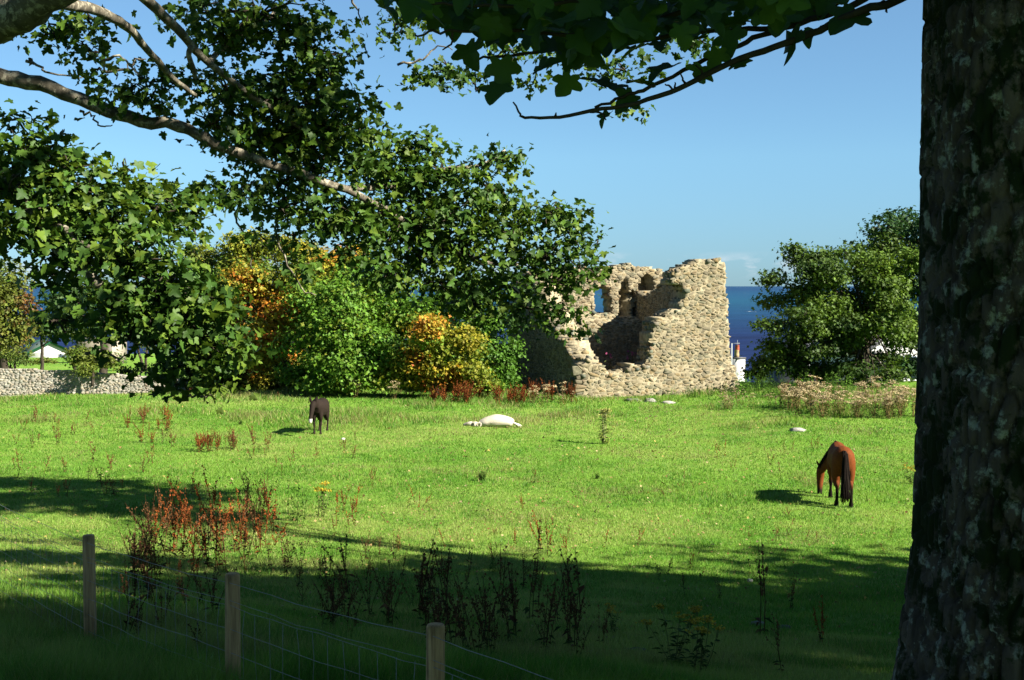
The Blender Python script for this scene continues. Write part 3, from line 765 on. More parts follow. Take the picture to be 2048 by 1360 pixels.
# ------------------------------------------------------------------ trees in the middle distance
def tree(name, label, base, trunk_h, trunk_r, blobs, leaf, density, palette, mat_b=M_BARK_DARK, group=None, k=7, spread=.26, hue=None, tmpl=(STAR_V, STAR_T), mat=None, up=.6, out=.7, trunk_lean=(0, 0), flat=.5, sub=1):
    """blobs: (cx, cy, cz, rx, ry, rz) relative to the base; palette(P)->colour"""
    root = empty(name, tuple(base)); tag(root, label, 'tree', group)
    base = np.array(base)
    if sub > 1:
        nb = []
        for (cx, cy, cz, rx, ry, rz_) in blobs:
            for q in range(sub):
                d = norm(rng.normal(0, 1, 3)) * rng.uniform(.35, .75); f = rng.uniform(.38, .62)
                nb.append((cx + d[0] * rx, cy + d[1] * ry, cz + d[2] * rz_, rx * f * 1.15, ry * f * 1.15, rz_ * f * 1.15))
        blobs = nb
    mbk = MB(); top = np.array([trunk_lean[0], trunk_lean[1], trunk_h])
    V, T = limb_mesh([(0, 0, -.3), (0.05 * trunk_h * .2, 0, trunk_h * .3), top * [.6, .6, .7], top], trunk_r * 1.25, trunk_r * .6, 12, 9, .02); mbk.add(V, T, (0, 0, 0))
    mbk.build('trunk', mat_b, root, True)
    tips = []; outs = []; lb = MB()
    for (cx, cy, cz, rx, ry, rz_) in blobs:
        c = np.array([cx, cy, cz]); r = np.array([rx, ry, rz_])
        st = top * (.45 + .5 * random.random()); mid = (st + c) / 2 + np.array([0, 0, .12 * np.linalg.norm(c - st)])
        V, T = limb_mesh([st, mid, c], trunk_r * .38 / sub ** .7, trunk_r * .10 / sub ** .5, 9, 6, .03); lb.add(V, T, (0, 0, 0))
        n = max(6, int(density * 1.9 * (rx * ry + rx * rz_ + ry * rz_)))
        tp, od = ellipsoid_tips(c, r, n); tips.append(tp); outs.append(od)
        for q in tp[::max(1, n // (9 if sub < 2 else 4))]:
            V, T = limb_mesh([c, (c + q) / 2 + rng.normal(0, .08, 3), q], trunk_r * .10, trunk_r * .02, 5, 4); lb.add(V, T, (0, 0, 0))
    lb.build('branches', mat_b, root)
    tips = np.concatenate(tips); outs = np.concatenate(outs)
    C = palette(tips)
    P, R, S_, C = cluster_leaves(tips, outs, k, spread, leaf, C, up, out, flat=flat)
    crown = link('crown', leaves_mesh('crown', P, R, S_, C, mat or M_FOL, tmpl), root)
    return root
def blobs_px(base, lst, D, depth=1.6):
    """crown lumps given by where they show (px, py, rx, ry [, dy]) and built at their real distance"""
    out = []
    for b in lst:
        px, py, rx, ry = b[:4]; dy = b[4] if len(b) > 4 else random.uniform(-depth, depth)
        c = at(px, py, D + dy) - base; s = (D + dy) / F
        out.append((c[0], c[1], c[2], rx * s, max(.5, (rx + ry) / 2 * s), ry * s))
    return out
def pal(cols, w=None, sc=.6, seed=0):
    cols = np.array(cols)
    def f(P):
        n = fbm(P[:, 0] * sc + P[:, 1] * .7 + seed, P[:, 2] * sc + seed * 2, 3, seed) + rng.normal(0, .05, len(P))
        t = np.clip((n - .2) / .5, 0, .999) * (len(cols) - 1); i = t.astype(int); f_ = (t - i)[:, None]
        return cols[i] * (1 - f_) + cols[np.minimum(i + 1, len(cols) - 1)] * f_
    return f
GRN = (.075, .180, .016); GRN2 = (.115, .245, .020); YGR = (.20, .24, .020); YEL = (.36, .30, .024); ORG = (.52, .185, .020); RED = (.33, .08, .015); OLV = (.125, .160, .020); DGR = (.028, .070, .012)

def spots(base_pal, lst, b0):
    def f(P):
        C = base_pal(P); px, py, _ = project(P + b0)
        w = np.zeros(len(P))
        for (x, y, r) in lst: w = np.maximum(w, np.exp(-((px - x) ** 2 + (py - y) ** 2) / (r * r)))
        w = np.clip(w * 1.5 - .25 + rng.normal(0, .22, len(P)), 0, 1)
        pick = np.array([YEL, ORG, ORG, ORG, RED])[rng.integers(0, 5, len(P))]; mid = np.array(YEL)
        t = w[:, None]; return np.where(t < .5, C * (1 - 2 * t) + mid * 2 * t, mid * (2 - 2 * t) + pick * (2 * t - 1))
    return f
D_ = 58.
b0 = np.array([*at(560, 790, D_)[:2], 0]); b0[2] = gz(b0[0], b0[1])
tree('maple_tree', 'tall olive and gold maple turning orange at its middle, left of the pasture edge', b0, 3.2, .32,
     blobs_px(b0, [(470, 520, 80, 45), (560, 500, 90, 45), (430, 560, 60, 55), (640, 520, 70, 40), (520, 570, 90, 55, -2.2), (600, 600, 80, 60, -2.6), (440, 640, 60, 70), (530, 670, 80, 60, -2.6), (480, 720, 70, 45), (580, 720, 80, 40), (410, 520, 40, 40), (620, 560, 70, 60, -1.5), (460, 762, 70, 22, -1), (560, 765, 70, 20, -1), (400, 700, 40, 40), (420, 755, 40, 22)], D_),
     .17, 17, spots(pal([OLV, GRN, OLV, YGR, YGR, YEL], sc=.5, seed=3), [(490, 560, 30), (505, 600, 40), (470, 640, 34), (585, 605, 45), (545, 680, 40), (480, 690, 30), (575, 700, 25), (690, 495, 30), (530, 620, 40), (510, 740, 24)], b0), k=13, spread=.28, flat=.42, sub=4, up=.55, out=.8)
D_ = 54.5
b0 = np.array([*at(700, 792, D_)[:2], 0]); b0[2] = gz(b0[0], b0[1])
tree('maple_tree', 'broad fresh green maple in the middle of the tree clump', b0, 2.6, .28,
     blobs_px(b0, [(700, 545, 80, 50), (770, 590, 70, 55), (650, 620, 75, 55), (720, 650, 85, 55, -2), (640, 690, 75, 50, -1.6), (790, 660, 60, 55), (700, 730, 90, 40, -1.8), (610, 740, 50, 30, -1), (660, 560, 60, 50), (740, 700, 70, 45, -2.4), (820, 620, 50, 45), (730, 500, 40, 22), (640, 765, 60, 20, -1.6), (730, 768, 70, 18, -1.8), (800, 740, 50, 30, -1)], D_),
     .17, 17, spots(pal([GRN, GRN, GRN2, GRN2, YGR, GRN2], sc=.5, seed=9), [(695, 500, 25), (650, 520, 22)], b0), k=13, spread=.28, flat=.42, sub=4, up=.55, out=.8)
D_ = 52.5
b0 = np.array([*at(870, 792, D_)[:2], 0]); b0[2] = gz(b0[0], b0[1])
tree('maple_tree', 'low maple with glowing orange and yellow leaves in front of the clump', b0, 1.5, .18,
     blobs_px(b0, [(850, 665, 45, 30), (880, 700, 60, 35), (830, 730, 60, 35), (900, 745, 65, 28), (860, 765, 60, 18), (930, 690, 40, 40), (945, 740, 40, 25), (800, 760, 40, 18), (880, 655, 40, 26), (900, 715, 50, 34), (855, 745, 60, 30), (960, 765, 40, 18)], D_, 1.0),
     .16, 22, spots(pal([GRN2, YGR, YGR, YEL, YGR], sc=.8, seed=5), [(850, 655, 26), (885, 640, 14), (838, 720, 24), (905, 757, 28), (850, 768, 22)], b0), k=12, spread=.23, flat=.42, sub=4, up=.55, out=.8)
D_ = 56.5
b0 = np.array([*at(985, 790, D_)[:2], 0]); b0[2] = gz(b0[0], b0[1])
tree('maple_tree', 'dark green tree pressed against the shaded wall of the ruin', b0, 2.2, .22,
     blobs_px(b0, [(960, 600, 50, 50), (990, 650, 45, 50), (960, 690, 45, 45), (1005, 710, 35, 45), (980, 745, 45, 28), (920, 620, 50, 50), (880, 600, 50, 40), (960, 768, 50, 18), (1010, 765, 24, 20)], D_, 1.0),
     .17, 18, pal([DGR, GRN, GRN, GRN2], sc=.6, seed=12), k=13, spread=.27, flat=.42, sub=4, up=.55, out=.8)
# darker crowns filling the back of the clump
D_ = 62.5
for px0, lst, lb, sd in ((520, [(430, 640, 60, 60), (500, 610, 70, 60), (580, 640, 70, 60), (460, 720, 70, 55), (560, 720, 80, 55), (640, 700, 60, 60), (500, 770, 120, 20)], 'dark green tree at the back of the maple clump on its left', 91),
                         (830, [(740, 620, 70, 50), (820, 630, 70, 50), (900, 640, 70, 55), (960, 660, 50, 60), (760, 710, 80, 60), (850, 720, 80, 55), (940, 730, 70, 50), (1000, 740, 40, 45), (850, 775, 130, 16)], 'dark green tree at the back of the maple clump beside the ruin', 92)):
    b0 = np.array([*at(px0, 786, D_)[:2], 0]); b0[2] = gz(b0[0], b0[1])
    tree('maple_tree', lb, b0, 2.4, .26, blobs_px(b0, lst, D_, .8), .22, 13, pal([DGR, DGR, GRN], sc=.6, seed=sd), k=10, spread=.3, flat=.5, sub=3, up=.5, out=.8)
# left edge
D_ = 47.
b0 = np.array([*at(10, 800, D_)[:2], 0]); b0[2] = gz(b0[0], b0[1])
D_ = 66.
b0 = np.array([*at(8, 770, D_)[:2], 0]); b0[2] = gz(b0[0], b0[1])
tree('hawthorn_tree', 'brownish green bushy tree cut by the left edge behind the wall', b0, 2.0, .22,
     blobs_px(b0, [(0, 560, 55, 50), (15, 620, 55, 50), (0, 665, 60, 40), (35, 660, 35, 35), (-50, 600, 60, 70), (30, 590, 30, 35)], D_, 1.2),
     .20, 24, pal([DGR, OLV, OLV, (.13, .09, .02), (.16, .07, .02)], sc=.8, seed=15))
b0 = np.array([*at(206, 760, 70.)[:2], 0]); b0[2] = gz(b0[0], b0[1])
tree('hawthorn_tree', 'dark slender tree beyond the boundary wall in front of the sea', b0, 4.6, .20,
     blobs_px(b0, [(205, 585, 60, 35), (260, 600, 50, 35), (150, 610, 50, 35), (100, 650, 55, 30), (230, 640, 60, 30), (180, 660, 50, 25), (120, 600, 35, 25)], 70., 1.2),
     .22, 20, pal([DGR, DGR, OLV], sc=.8, seed=18))
b0 = np.array([*at(84, 750, 78.)[:2], 0]); b0[2] = gz(b0[0], b0[1])
tree('hawthorn_tree', 'thin dark trunked tree standing before the white bungalow', b0, 2.6, .10,
     blobs_px(b0, [(85, 648, 40, 20), (50, 655, 35, 20), (115, 655, 35, 16), (150, 665, 28, 14)], 78., 1.), .2, 20, pal([DGR, OLV], sc=.8, seed=19))
for i, (px, lb) in enumerate(((283, 'small bare-stemmed sapling on the grass behind the wall'), (291, 'thinner sapling leaning right behind the wall'))):
    b0 = np.array([*at(px, 742, 82. + i * 3)[:2], 0]); b0[2] = gz(b0[0], b0[1])
    tree('sapling', lb, b0, 2.0, .09, blobs_px(b0, [(px - 6 + 12 * i, 672, 22, 14), (px + 14 * i, 690, 16, 10)], 82. + i * 3, .4), .16, 14, pal([DGR, OLV], sc=.8, seed=20 + i), trunk_lean=(-.3 + .5 * i, 0))
# bush on top of the boundary wall
b0 = np.array([*at(185, 760, 55.0)[:2], 0]); b0[2] = .7
tree('ivy_bush', 'bright green bush spilling over the boundary wall', b0, .5, .06,
     blobs_px(b0, [(165, 712, 28, 18, .2), (195, 718, 35, 18, .2), (172, 738, 20, 15, -.5), (225, 722, 25, 14, .3), (150, 720, 16, 14, .2)], 55.0, .3), .13, 60, pal([GRN, OLV, (.12, .16, .02)], sc=1.5, seed=23), k=6, spread=.12)

for px, py, rx, ry, D, lb in ((22, 704, 34, 14, 62., 'low scrubby bush behind the wall at the left edge'), (150, 700, 26, 16, 64., 'rounded bush between the white bungalow and the shed'), (330, 722, 40, 22, 61., 'dark bush behind the right end of the boundary wall'), (265, 738, 30, 8, 60., 'low bramble along the top of the boundary wall'), (85, 721, 34, 6, 88., 'low scrub in front of the white bungalow'), (30, 716, 40, 12, 86., 'scrub left of the white bungalow'), (165, 716, 30, 14, 90., 'scrub hiding the foot of the concrete shed')):
    b0 = np.array([*at(px, 760, D)[:2], 0]); b0[2] = gz(b0[0], b0[1])
    tree('scrub_bush', lb, b0, .8, .08, blobs_px(b0, [(px, py, rx, ry, 0.), (px - rx * .6, py + ry * .5, rx * .6, ry * .7, .3), (px + rx * .6, py + ry * .4, rx * .6, ry * .7, -.3)], D, .4), .15, 24, pal([DGR, OLV, (.15, .17, .03)], sc=1., seed=int(px)), k=7, spread=.16, sub=2)
# right hand trees
D_ = 60.
b0 = np.array([*at(1727, 806, D_)[:2], 0]); b0[2] = gz(b0[0], b0[1])
tree('alder_tree', 'airy spreading tree with olive leaves at the right end of the field', b0, 3.4, .26,
     blobs_px(b0, [(1610, 525, 55, 26), (1680, 515, 50, 26), (1730, 500, 40, 22), (1560, 560, 35, 20), (1640, 570, 70, 28), (1720, 560, 60, 35), (1560, 610, 50, 22), (1650, 620, 70, 28), (1740, 610, 60, 30), (1540, 650, 40, 16), (1600, 660, 60, 22), (1690, 670, 60, 26), (1770, 660, 50, 30), (1560, 690, 40, 14), (1640, 700, 50, 18), (1540, 735, 45, 18, -.5), (1510, 750, 30, 12, -.5), (1600, 745, 40, 14), (1760, 720, 55, 25), (1700, 735, 45, 16), (1800, 690, 35, 40), (1710, 765, 24, 12), (1740, 775, 30, 12), (1590, 500, 30, 14), (1600, 590, 60, 30), (1680, 590, 60, 32), (1590, 635, 55, 26), (1680, 640, 60, 30), (1730, 690, 60, 30), (1620, 715, 60, 24), (1680, 705, 50, 24), (1560, 720, 45, 20), (1770, 560, 50, 40), (1650, 540, 60, 26), (1780, 750, 40, 22), (1660, 750, 50, 18), (1770, 500, 50, 36), (1800, 530, 50, 40), (1740, 530, 50, 34), (1750, 640, 45, 34), (1790, 610, 40, 34), (1700, 625, 45, 30), (1600, 690, 50, 22), (1730, 735, 45, 24), (1660, 675, 50, 24), (1800, 645, 36, 34)], D_, 2.),
     .18, 21, pal([DGR, (.06, .11, .014), (.090, .165, .018), (.125, .205, .022)], sc=.7, seed=30), k=10, spread=.25, flat=.5, sub=3, up=.6, out=.7)
D_ = 63.
b0 = np.array([*at(1885, 800, D_)[:2], 0]); b0[2] = gz(b0[0], b0[1])
tree('alder_tree', 'deep green tree partly hidden behind the big dark trunk', b0, 5.2, .3,
     blobs_px(b0, [(1765, 455, 40, 28), (1810, 440, 40, 28), (1830, 480, 60, 40), (1780, 520, 50, 40), (1850, 560, 60, 50), (1800, 580, 35, 40), (1900, 450, 60, 50), (1950, 560, 80, 90), (1815, 650, 25, 40), (1810, 730, 40, 25), (1780, 715, 20, 14), (1900, 680, 80, 60)], D_, 1.5),
     .20, 26, pal([DGR, (.030, .085, .022), (.045, .11, .02)], sc=.7, seed=33))

# ------------------------------------------------------------------ tree row on the near bank whose shade falls across the pasture
def shade_tree(loc, h, r, seed, label, extra=()):
    blobs = []
    rr = np.random.default_rng(seed)
    for i in range(15):
        d = rr.normal(0, 1, 3); d /= np.linalg.norm(d); q = d * r * .62 * rr.random() ** .4
        blobs.append((q[0], q[1], h + q[2] * .8, r * .42, r * .42, r * .36))
    blobs += list(extra)
    return tree('sycamore_tree', label, loc, h, .42, blobs, .42, 3.6, pal([DGR, GRN, GRN], sc=.5, seed=seed), M_BARK_NEAR, None, 9, .5, tmpl=(STAR_V, STAR_T))
for i, (x, y, h, r) in enumerate([(11.8, 8.8, 9.4, 4.0), (16.5, 9.8, 11.0, 4.6), (23.5, 10.4, 10.8, 4.6), (7.5, -.5, 9.0, 5.0), (14., 1.5, 9.5, 5.0), (21., 2.0, 9.5, 5.), (31., 8., 11., 5.), (-3.5, -3.5, 9.5, 5.2), (-12.5, -1.5, 10., 5.5), (10., 3.6, 8.6, 3.7)]):
    shade_tree((x, y, gz(x, y)), h, r, 60 + i, ['sycamore nearest the big dark trunk, shading the middle of the foreground', 'second sycamore of the shading row along the near bank', 'third sycamore of the shading row along the near bank',
               'sycamore behind the viewpoint, shading the fence', 'second sycamore back from the fence in the shading row', 'third sycamore back from the fence in the shading row', 'last sycamore at the right end of the shading row', 'unseen sycamore added directly behind the viewpoint to block skylight', 'unseen sycamore added behind the viewpoint on the left to block skylight', 'small unseen sycamore added right of the viewpoint to shade the wooden posts'][i])  # the last trees listed are unseen, added to block skylight and sun

_b = (11.6, 13.4, gz(11.6, 13.4))
tree('sycamore_tree', 'leaning sycamore right of the view whose open crown dapples the left pasture', _b, 9.5, .13,
     [(-4.2, 5.5, 11.8, 1.6, 1.2, .8), (-5.6, 6.7, 12.2, 1.6, 1.1, .7), (-3.0, 7.3, 12.0, 1.4, 1.0, .7), (-6.6, 5.3, 12.4, 1.5, 1.0, .6), (-4.4, 8.3, 12.8, 1.5, .9, .6), (-6.2, 8.7, 12.9, 1.3, .8, .5), (-2.2, 4.6, 11.4, 1.0, .8, .6), (-8.0, 6.3, 12.8, 1.6, 1.0, .5), (-7.6, 8.2, 13.2, 1.4, .8, .5)],
     .40, 7.5, pal([DGR, GRN, GRN], sc=.5, seed=81), M_BARK_NEAR, None, 8, .35, trunk_lean=(-3.4, 4.6))

# ------------------------------------------------------------------ sycamores close by: leaves one can pick apart
SYC = np.array([(.036, .088, .012), (.050, .116, .014), (.075, .150, .016), (.115, .185, .020)])
LEAF_MESHES = [make_mesh('leaf', LEAF_V * [1, 1, s], LEAF_T, M_LEAF, np.tile(SYC[i], (len(LEAF_V), 1))) for i, s in ((0, 1.), (1, 1.6), (1, .5), (2, -1.))]
def leafy_tree(root, P, R, S_, C, n_single=300):
    """the leaves that show largest are objects of their own; the rest is one mass"""
    px, py, dp = project(P)
    facing = np.abs((R[:, :, 2] * norm(EYE - P)).sum(-1))
    score = S_ / dp * (.4 + facing); score[(px < 5) | (px > 2043) | (py < 5) | (py > 1355)] = 0
    order = np.argsort(-score)[:n_single]; keep = np.ones(len(P), bool); keep[order] = False
    loc0 = np.array(root.location)
    for i in order:
        o = link('leaf', LEAF_MESHES[int(rng.integers(4))], root)
        Mx = np.eye(4); Mx[:3, :3] = R[i] * S_[i]; Mx[:3, 3] = P[i] - loc0; o.matrix_local = Matrix(Mx.tolist())
    f = link('foliage', leaves_mesh('foliage', P[keep] - loc0, R[keep], S_[keep], C[keep], M_LEAF), root); f['kind'] = 'stuff'

# --- the sycamore on the left, its trunk outside the picture
syc = empty('sycamore_tree', (-9.2, 13.0, gz(-9.2, 13.0))); tag(syc, 'large sycamore reaching in from the left with long pale limbs and drooping leaves', 'tree')
L0 = np.array(syc.location)
def limb(px_pts, r0, r1, name='limb', parent=syc, mat=M_BARK, n=26, sides=9, wob=.006, knob=.16):
    """px_pts: (px, py, D)"""
    P = [at(*q) - np.array(parent.location) for q in px_pts]
    m = MB(); V, T = limb_mesh(P, r0, r1, n, sides, wob, knob); m.add(V, T, (0, 0, 0)); return m.build(name, mat, parent, True)
m_ = MB(); V, T = limb_mesh([(0, 0, -.4), (.1, 0, 1.5), (.05, .1, 3.6), (.5, -.1, 5.6), (.6, 0, 8.5), (.3, 0, 12)], .55, .20, 24, 14, .02); m_.add(V, T, (0, 0, 0)); m_.build('trunk', M_BARK, syc, True)
limb([(-560, 150, 13.4), (-250, 110, 13.8), (-60, 135, 14), (0, 152, 14), (90, 172, 14), (190, 212, 14), (270, 238, 14), (370, 255, 14.0), (440, 292, 14.25), (560, 334, 14.65), (690, 378, 15.2), (770, 420, 15.9)], .105, .04, n=46, wob=.012, knob=.28)
limb([(770, 420, 15.9), (830, 455, 16.4), (900, 500, 16.6), (1000, 530, 17), (1090, 520, 17.3)], .062, .015)
limb([(690, 378, 15.2), (790, 370, 16.2), (880, 340, 16.4), (960, 330, 16.8), (1010, 300, 17)], .045, .012)
limb([(-420, -40, 12.4), (-200, 60, 11.2), (-40, 50, 10.4), (40, 25, 10), (110, -20, 9.8), (260, -120, 9.7)], .20, .13, n=26)
limb([(60, 10, 10), (150, 10, 10.6), (215, 30, 11.3), (260, 60, 11.9), (300, 105, 12.4), (345, 155, 12.9), (390, 190, 13.3)], .058, .024)
limb([(200, -90, 12.4), (285, -8, 12.8), (345, 45, 13.2), (378, 85, 13.5), (425, 130, 13.8), (500, 190, 14.2), (580, 240, 14.7), (660, 300, 15)], .062, .02)
limb([(383, 92, 13.5), (378, 112, 13.5), (388, 140, 13.6), (392, 165, 13.7)], .035, .02, n=10)
limb([(-300, 250, 12.6), (-120, 300, 12.2), (20, 360, 12), (60, 410, 11.8), (98, 458, 11.6), (120, 500, 11.5), (168, 535, 11.4), (205, 575, 11.4), (260, 596, 11.5), (330, 640, 11.7)], .10, .03, n=34)
limb([(98, 458, 11.6), (120, 450, 11.5), (140, 468, 11.4), (152, 480, 11.4), (190, 500, 11.4)], .035, .02, n=14)
limb([(560, 20, 15), (500, 60, 14.7), (440, 100, 14.4), (420, 128, 13.8)], .03, .035, n=12)
# bare dead twigs against the sky
for tw in ([(52, 122, 13), (75, 130, 13), (110, 148, 13), (165, 155, 13.1)], [(205, 142, 13), (235, 140, 13), (262, 132, 13), (270, 118, 13), (292, 118, 13)], [(200, 125, 12.9), (232, 112, 12.8), (262, 132, 12.9), (280, 150, 13)],
           [(160, 222, 13.9), (185, 232, 13.9), (200, 250, 13.9), (225, 250, 13.9)], [(712, -20, 15), (706, 5, 15), (716, 20, 15), (726, 50, 15)], [(60, 118, 13), (62, 126, 13), (60, 116, 13)],
           [(172, 705, 11.6), (200, 700, 11.6), (232, 712, 11.6), (240, 722, 11.6), (250, 705, 11.6)], [(370, 765, 11.9), (378, 790, 11.9), (400, 793, 11.9), (428, 788, 11.9)], [(560, 420, 15), (552, 460, 15), (570, 520, 15), (600, 570, 15), (632, 590, 15)],
           [(795, 130, 16), (830, 122, 16), (860, 108, 16), (880, 92, 16), (905, 100, 16)], [(480, 400, 15), (470, 440, 15), (500, 480, 15), (505, 540, 15)]):
    limb(tw, .018, .006, 'twig', n=14, sides=5, wob=.012)
SB = [  # px, py, rx, ry, D, light weight
 (520, 30, 150, 55, 14.6), (600, 90, 90, 60, 14.8), (640, 145, 60, 50, 15), (450, 75, 80, 50, 14.5), (570, 150, 80, 40, 14.8), (400, 20, 60, 25, 14),
 (560, 200, 110, 60, 14.8), (455, 185, 85, 55, 14.4), (335, 160, 60, 32, 13.8), (250, 190, 55, 26, 13.7), (300, 205, 60, 26, 13.8), (640, 250, 100, 70, 15.2), (722, 265, 38, 75, 15.6), (690, 215, 55, 35, 15.4), (520, 290, 90, 50, 14.9),
 (640, 330, 100, 60, 15.3), (735, 335, 50, 45, 15.8), (430, 250, 50, 40, 14.3), (580, 270, 80, 60, 15),
 (120, 60, 65, 26, 12.4), (185, 105, 32, 30, 12.6), (175, 40, 40, 22, 12.2), (195, 140, 20, 22, 12.8),
 (50, 300, 70, 50, 12), (35, 238, 45, 16, 12.2), (130, 335, 70, 42, 12), (40, 385, 80, 55, 11.8), (170, 400, 85, 55, 11.9), (265, 385, 42, 40, 12.4), (90, 445, 90, 45, 11.7), (225, 455, 90, 45, 11.8), (310, 420, 50, 40, 12.6), (250, 340, 20, 12, 12.4), (10, 450, 35, 45, 12),
 (395, 385, 55, 26, 13.6), (480, 385, 80, 30, 14.5), (560, 410, 75, 38, 15), (640, 425, 80, 48, 15.4), (345, 400, 40, 30, 13), (560, 365, 70, 26, 14.9), (690, 440, 50, 40, 15.6), (380, 450, 40, 25, 13.5), (590, 470, 26, 30, 15.2), (610, 530, 22, 40, 15.2), (540, 480, 24, 24, 15),
 (165, 515, 95, 40, 11.5), (270, 520, 85, 50, 11.5), (330, 575, 100, 50, 11.4), (105, 555, 40, 22, 11.6), (230, 615, 90, 40, 11.3), (385, 615, 80, 55, 11.5), (300, 660, 90, 38, 11.3), (400, 680, 70, 45, 11.5), (110, 640, 40, 18, 11.4), (385, 730, 70, 32, 11.7), (440, 700, 45, 50, 12), (345, 770, 40, 14, 11.8), (420, 770, 40, 16, 11.9),
 (820, 295, 48, 38, 16.2), (800, 360, 75, 50, 16.2), (885, 345, 80, 50, 16.5), (900, 420, 100, 65, 16.6), (1000, 318, 34, 34, 16.9), (985, 380, 55, 50, 16.9), (800, 450, 90, 55, 16.3), (920, 500, 100, 50, 16.7), (1030, 455, 70, 45, 17), (1100, 425, 55, 34, 17.2), (1140, 465, 48, 38, 17.3), (1190, 497, 30, 14, 17.5), (1075, 515, 75, 38, 17.1), (1000, 560, 80, 40, 16.9), (880, 565, 70, 34, 16.6), (1110, 565, 50, 34, 17.2), (1160, 535, 38, 28, 17.3), (1050, 615, 60, 30, 17), (1125, 620, 34, 24, 17.2), (950, 610, 55, 30, 16.8), (1040, 655, 26, 12, 17), (740, 430, 55, 50, 15.9), (700, 500, 50, 30, 15.7), (780, 550, 50, 40, 16.2), (840, 510, 60, 40, 16.4), (1185, 545, 20, 26, 17.4), (1160, 660, 16, 18, 17.3), (1100, 655, 20, 14, 17.2),
 (790, 50, 36, 40, 17), (830, 30, 45, 26, 17), (905, 140, 40, 30, 17), (945, 160, 30, 16, 17.2), (880, 165, 20, 14, 17), (1060, 155, 26, 12, 17.3), (1150, 120, 60, 30, 17.4), (1265, 215, 24, 16, 17.5), (1250, 140, 50, 24, 17.4), (1400, 80, 60, 26, 17.6), (830, 160, 22, 10, 17), (1020, 100, 60, 30, 17.2)]
tips = []; outs = []; cols = []; tw = MB()
for (px, py, rx, ry, D) in SB:
    c = at(px, py, D); s = D / F
    r = np.array([rx * s, max(.25, .5 * (rx + ry) * s), ry * s])
    n = max(4, int(rx * ry * (.0072 if py < 240 and px < 760 else .0125 if px > 730 and py > 240 else .0088) * (15. / D) ** 0.4))
    tp, od = ellipsoid_tips(c, r * 1.12, n, .2)
    tips.append(tp); outs.append(norm(od + rng.normal(0, .4, od.shape)))
    cols.append(SYC[rng.integers(0, 4, n)])
    for q in tp[::2]:
        mid = (c + q) / 2 + rng.normal(0, .05, 3)
        V, T = limb_mesh([c - L0, mid - L0, q - L0], .014, .004, 5, 4, .01); tw.add(V, T, (0, 0, 0))
tw.build('twigs', M_BARK_DARK, syc)
tips = np.concatenate(tips); outs = np.concatenate(outs); cols = np.concatenate(cols)
P, R, S_, C = cluster_leaves(tips, outs, 9, .16, .084, cols, .55, .5, .55, .5, flat=.42)
leafy_tree(syc, P, R, S_, C)
# crown of the same tree above the picture
cb = []
for i in range(34):
    a = random.uniform(0, 6.28); rr_ = random.uniform(0, 5.5)
    cb.append((-9 + math.cos(a) * rr_, 13 + math.sin(a) * rr_ * .8, random.uniform(9.5, 14.5)))
tips, od = [], []
for c in cb:
    t_, o_ = ellipsoid_tips(np.array(c), np.array([1.5, 1.5, 1.1]), 34); tips.append(t_); od.append(o_)
tips = np.concatenate(tips); od = np.concatenate(od)
px, py, dp = project(tips); sel = (py < -60) | (px < -150); tips, od = tips[sel], od[sel]
P, R, S_, C = cluster_leaves(tips, od, 7, .3, .26, SYC[rng.integers(0, 4, len(tips))])
f = link('upper_foliage', leaves_mesh('upper_foliage', P - L0, R, S_, C, M_LEAF, (STAR_V, STAR_T)), syc); f['kind'] = 'stuff'

# --- the near sycamore: dark trunk at the right edge, leafy branches across the top
TX, TY = 1.99, 4.6
near = empty('sycamore_tree', (TX, TY, gz(TX, TY))); tag(near, 'huge dark mossy sycamore trunk at the right edge with branches hanging overhead', 'tree')
N0 = np.array(near.location)
na, nh = 300, 420
th = np.linspace(0, 2 * math.pi, na, endpoint=False); hz = np.linspace(-.3, 9.5, nh) ** 1.0
TH, HZ = np.meshgrid(th, hz)
rad = np.interp(hz, [-.3, 0, .5, .95, 1.4, 2.0, 3, 5, 9.5], [.78, .68, .56, .495, .452, .452, .456, .45, .35])[:, None] * np.ones_like(TH)
rad = rad + .035 * np.sin(TH * 3 + HZ * .4) * sstep(3.5, 0, HZ) + .02 * np.sin(TH * 5 + 1.3) + .02 * (fbm(np.cos(TH) * 2 + 5, np.sin(TH) * 2 + HZ * 1.2, 3, 50) - .45)
# bark plates: cells stretched upwards with cracks between
uu = TH * .48 / .055; vv = HZ / .14; wx = (fbm(uu * .5, vv * .5, 2, 51) - .4) * 1.6
nper = int(round(2 * math.pi * .48 / .055))
d1 = np.full_like(TH, 9.); d2 = np.full_like(TH, 9.); U_ = uu + wx; V_ = vv + wx * .6
iu = np.floor(U_); iv = np.floor(V_)
for di in (-1, 0, 1):
    for dj in (-1, 0, 1):
        cu = iu + di; cv = iv + dj; cm = np.mod(cu, nper)
        fx = cu + .15 + .7 * hash2(cm, cv, 52); fy = cv + .1 + .8 * hash2(cm, cv, 53)
        dd = np.hypot(U_ - fx, (V_ - fy) * .8)
        d2 = np.where(dd < d1, d1, np.minimum(d2, dd)); d1 = np.minimum(d1, dd)
crack = sstep(.0, .22, d2 - d1)
rad = rad - .030 * (1 - crack) + .006 * hash2(np.floor(U_), np.floor(V_), 54) * crack + .006 * (fbm(uu * 3, vv * 4, 2, 55) - .4)
Vt = np.stack([np.cos(TH) * rad, np.sin(TH) * rad, HZ], -1).reshape(-1, 3)
ii = np.arange(na * nh).reshape(nh, na); i2 = np.roll(ii, -1, 1)
Tq = np.stack([ii[:-1], i2[:-1], i2[1:], ii[1:]], -1).reshape(-1, 4)
link('trunk', make_mesh('trunk', Vt, Tq, M_BARK_NEAR, smooth=True), near)
nlimb = lambda pts, r0, r1, nm='limb', **k: limb(pts, r0, r1, nm, near, M_BARK_DARK, **k)
